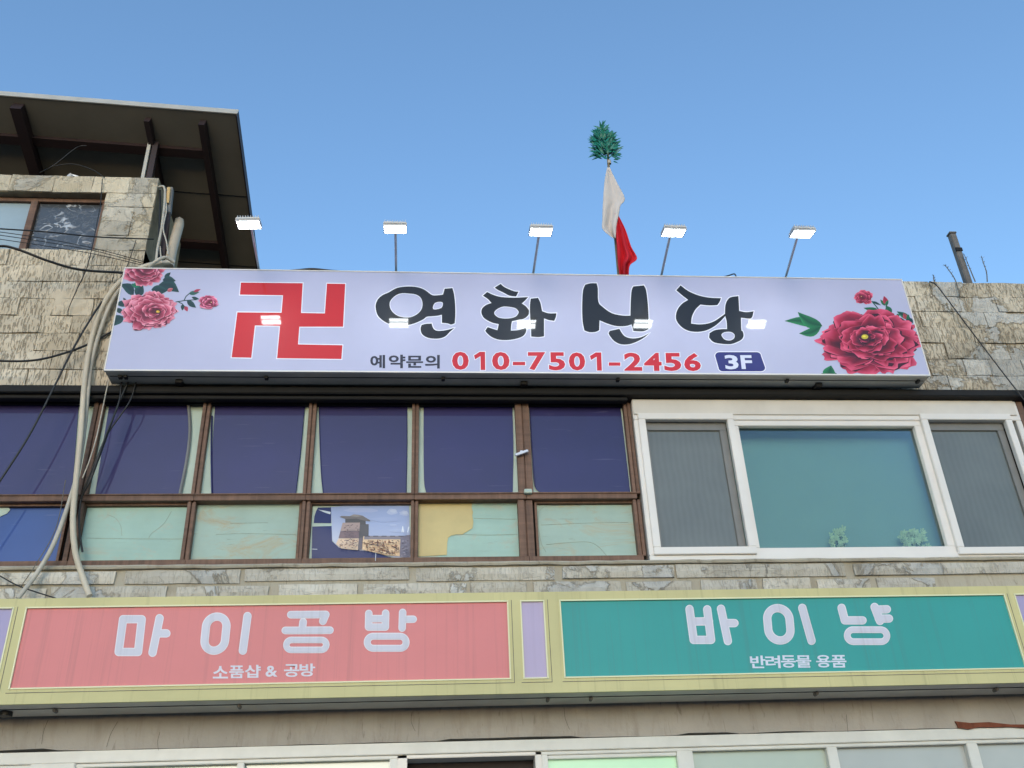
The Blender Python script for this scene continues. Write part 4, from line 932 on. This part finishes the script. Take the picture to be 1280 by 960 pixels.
# ------------------------------------------------------------------ roof edge odds and ends on the right
p0, p1 = at(1211, 354, .10), at(1187.5, 291, .10)
mp_ = empty('metal_post', (p0.x, .10, Z_PAR-.1), 'weathered grey metal post standing up from the right parapet', 'post')
MB().box(p0.x-.03, p0.x+.03, .08, .14, Z_PAR-.1, p1.z-.02).build('shaft', M['rust_post'], mp_, bevel=.006)
MB().box(p0.x-.036, p0.x+.036, .074, .146, p1.z-.019, p1.z).build('cap', M['rust_post'], mp_, bevel=.004)
MB().box(p0.x-.034, p0.x+.034, .072, .0795, p1.z-.24, p1.z-.20).build('strap', M['ledge_shade_black'], mp_)
r = random.Random(2)
for pts, lab in (([(1200,370),(1194,350),(1184,335),(1180,331)], 'dry bent weed hanging over the parapet left of the metal post'), ([(1219,352),(1214,340),(1208,325),(1205,318)], 'thin dry weed close beside the right of the metal post'), ([(1234,352),(1233,340),(1229,328),(1227,321)], 'thin dry weed farthest right on the parapet'), ([(1169,354),(1167,349),(1167,344)], 'short dry weed on the parapet at the cable top')):
    P = [at(u, v, -.03 if v > 352 and len(pts) > 3 and pts[0][0] == 1200 else .05) for u, v in pxspline(pts, 4)]
    wd_ = empty('weed', tuple(P[0]), lab, 'weed', 'dry weeds on the parapet')
    MB().tube(P, [.006*(1-.6*i/len(P)) for i in range(len(P))], 5).build('stem', M['twig'], wd_)
    lv = MB()
    for p in P[len(P)//4:]:
        for k in range(3):
            d = Vector((r.uniform(-1,1), r.uniform(-1,1), r.uniform(-.2,1))).normalized()*r.uniform(.012,.028); s_ = d.orthogonal().normalized()*.006
            lv.add([p, p+d*.6+s_, p+d, p+d*.6-s_], [(0,1,2,3)])
    lv.build('dry_leaves', M['twig'], wd_)

# ------------------------------------------------------------------ cables, conduits and pipes
def cable(name, pts, r, mat, label, cat='cable', group=None, sag=None, n=7):
    P = []
    for p in pts:
        P.append(at(p[0], p[1], p[2] if len(p) > 2 else -.07))
    P = spline(P, n); root = tag(MB().tube([p for p in P], r, 7).build(name, mat), label, cat, group); return root
cable('conduit', [(212,328,.02),(188,331,-.05),(165,341,-.07),(143,360,-.07),(124,392,-.07),(112,435,-.07),(105.5,480,-.12),(101,540,-.12),(95,600,-.10),(91,650,-.10),(94,690,-.10),(103,720,-.1),(112,745,-.13)], .022, M['conduit'], 'beige conduit running straight down past the brown post to the lower sign', 'conduit')
cable('conduit', [(205,330,.02),(180,338,-.04),(158,352,-.05),(139,378,-.05),(123,420,-.05),(114,455,-.05),(110,490,-.10),(105,540,-.06),(97,590,-.06),(84,635,-.08),(66,682,-.10),(45,718,-.1),(22,748,-.13)], .017, M['cable_white'], 'thinner pale conduit swinging left at the bottom over the blue film', 'conduit')
cable('black_cable', [(-60,318,-.5),(-5,308,-.45),(20,311,-.42),(60,326,-.35),(100,337,-.22),(155,341,-.05)], .011, M['black'], 'thick black cable drooping from the left edge under the rooftop window', 'cable')
cable('black_cable', [(-60,446,-.3),(0,451,-.25),(45,450,-.2),(85,440,-.12),(115,428,-.05),(142,413,-.01)], .009, M['black'], 'black cable curving up behind the left end of the white sign', 'cable')
cable('black_cable', [(136,368,-.03),(122,385,-.1),(93,433,-.14),(66,487,-.17),(36,545,-.17),(0,601,-.17),(-40,660,-.17)], .008, M['black'], 'straight black cable slanting down left across the first blue panel', 'cable')
for k, (pts, r_, lab) in enumerate((([(160,478,-.10),(146,510,-.1),(128,560,-.1),(113,600,-.09),(101,625,-.04),(99,660,-.02),(103,690,0.0)], .008, 'thick black drop cable below the sign ending over the mint board'),
        ([(152,478,-.10),(148,505,-.11),(132,545,-.12),(116,590,-.10),(103,615,-.05)], .007, 'middle black drop cable hanging below the left end of the sign'),
        ([(170,478,-.10),(163,500,-.1),(150,520,-.1),(133,545,-.1),(118,580,-.09),(104,612,-.05)], .006, 'rightmost black drop cable hanging below the left end of the sign'))):
    cable('drop_cable', pts, r_, M['black'], lab, 'cable', 'black drop cables below the sign')
cable('pale_wire', [(141,455,-.03),(134,484,-.10),(128,512,-.06),(121,545,-.06),(112,575,-.06),(103,598,-.06)], .005, M['cable_white'], 'thin pale wire along the first brown post', 'wire')
cable('thin_wire', [(128,224,-.03),(126,250,-.03),(123,270,-.04),(110,330,-.05),(97,360,-.05),(86,385,-.04),(85,394,-.02)], .004, M['black'], 'thin black wire dangling down the chiselled wall from the rooftop corner', 'wire')
cable('thin_wire', [(170,300,-.04),(160,330,-.05),(152,345,-.05),(130,380,-.03)], .003, M['black'], 'thin wire slanting behind the top left corner of the white sign', 'wire')
for k, (pts, lab) in enumerate((([(-60,283,-.7),(0,286,-.6),(60,290,-.45),(120,296,-.25),(192,299,-.02)], 'uppermost of the wires crossing the rooftop window'),
        ([(-60,284,-.7),(0,290,-.6),(60,299,-.45),(120,311,-.25),(180,327,-.02)], 'wire crossing the rooftop window just below the uppermost one'),
        ([(-60,287,-.7),(0,294,-.6),(60,303,-.45),(120,314,-.25),(178,329,-.02)], 'third wire down of the bundle crossing the rooftop window'),
        ([(-60,291,-.7),(0,299,-.6),(60,308,-.45),(120,318,-.25),(176,331,-.02)], 'lowest wire of the bundle crossing the rooftop window'))):
    cable('thin_wire', pts, .006 if k == 0 else .003, M['black'], lab, 'wire', 'wires crossing the rooftop window')
cable('black_cable', [(1162,352,-.02),(1170,356,-.06),(1182,371,-.07),(1215,415,-.08),(1250,461,-.1),(1284,505,-.12),(1310,540,-.12)], .0055, M['black'], 'black cable slanting down right across the patched parapet', 'cable')
cable('thin_wire', [(352,339.5,-.05),(372,338,-.05),(390,336.5,-.05),(412,338.5,-.05),(440,341,-.05)], .012, M['black'], 'black cable lying along the top of the sign near the emblem', 'cable')
cable('thin_wire', [(905,346,-.02),(912,344,-.02),(918,342.5,-.02),(921,347,-.02)], .006, M['black'], 'small black cable end sticking up behind the sign top', 'cable')
cable('thin_wire', [(70,748,-.14),(25,733,-.10),(0,720,-.08),(-30,705,-.07)], .005, M['black'], 'thin black wire on the sill wall at the left edge', 'wire')
cable('thin_wire', [(82,600,-.05),(70,660,-.06),(45,705,-.1),(25,735,-.1)], .003, M['twig'], 'thin grey wire alongside the pale conduit at lower left', 'wire')
# pipes beside the rooftop room corner
cable('drain_pipe', [(224,277,.30),(223.5,281,.20),(221,290,.12),(215,312,.08),(211,333,.06)], .045, M['pipe'], 'short beige drain pipe with elbow beside the rooftop room corner', 'pipe', n=5)
b0, b1 = at(203, 325, .07), at(213, 236, .07)
pk_ = empty('leaning_board', tuple(b0), 'narrow wooden board wrapped in grey and maroon leaning at the rooftop corner', 'board')
MB().bar(b0, b0+(b1-b0)*.62, .045, .05, (0,1,0)).build('maroon_tube', M['maroon'], pk_); MB().bar(b0+(b1-b0)*.63, b1, .055, .06, (0,1,0)).build('grey_wrap', M['sash_dark'], pk_, bevel=.006)
w0, w1 = b0+(b1-b0)*.74+Vector((0,-.045,0)), b0+(b1-b0)*.97+Vector((0,-.045,0)); MB().bar(w0, w1, .028, .02, (0,1,0)).build('bare_wood_end', M['board_wood'], pk_, bevel=.004)
for pts, lab, rr2 in (([(198,234,.03),(205,234,.02),(206,250,0),(202,285,-.01),(197,310,-.02),(195,328,-.03)], 'thick grey cable looping down the rooftop corner', .011), ([(200,238,.05),(200,260,.04),(199,290,.03),(198,325,.02)], 'dark cable behind the grey loop at the rooftop corner', .009), ([(206,240,.03),(208,262,0),(204,285,-.02),(208,302,-.02),(210,318,-.02)], 'pale cable in front of the maroon board', .006), ([(200,308,0),(201,320,-.02),(203,329,-.03)], 'short pale cable at the foot of the maroon board', .006)):
    cable('corner_cable', pts, rr2, M['cable_white'] if 'dark' not in lab else M['black'], lab, 'cable', 'cables at the rooftop corner')
cable('corner_cable', [(186,334,-.08),(196,326,-.10),(207,322,-.08),(218,328,-.04)], .016, M['cable_white'], 'bent pale cable bundle on the sign top at the left', 'cable', 'cables at the rooftop corner')
p = at(92, 216, .05); hk = empty('insulator', (p.x, .05, HZT), 'small white insulator on the rooftop room wall top', 'insulator')
MB().tube([(p.x-.03, .05, HZT+.0), (p.x-.03, .05, HZT+.03), (p.x-.01, .05, HZT+.05)], .022, 8).build('body', M['housing'], hk); MB().tube([(p.x-.01, .05, HZT+.05), (p.x+.05, .05, HZT+.03)], .012, 6).build('clamp', M['steel'], hk)
cable('thin_wire', [(50,216,.1),(68,206,.05),(95,185,.05),(108,182,.05)], .005, M['black'], 'thin black wire arching up under the canopy', 'wire')
cable('thin_wire', [(65,208,.0),(90,205,.0),(115,212,.0),(131,222,-.02)], .004, M['black'], 'thin black wire looping above the rooftop room wall', 'wire')
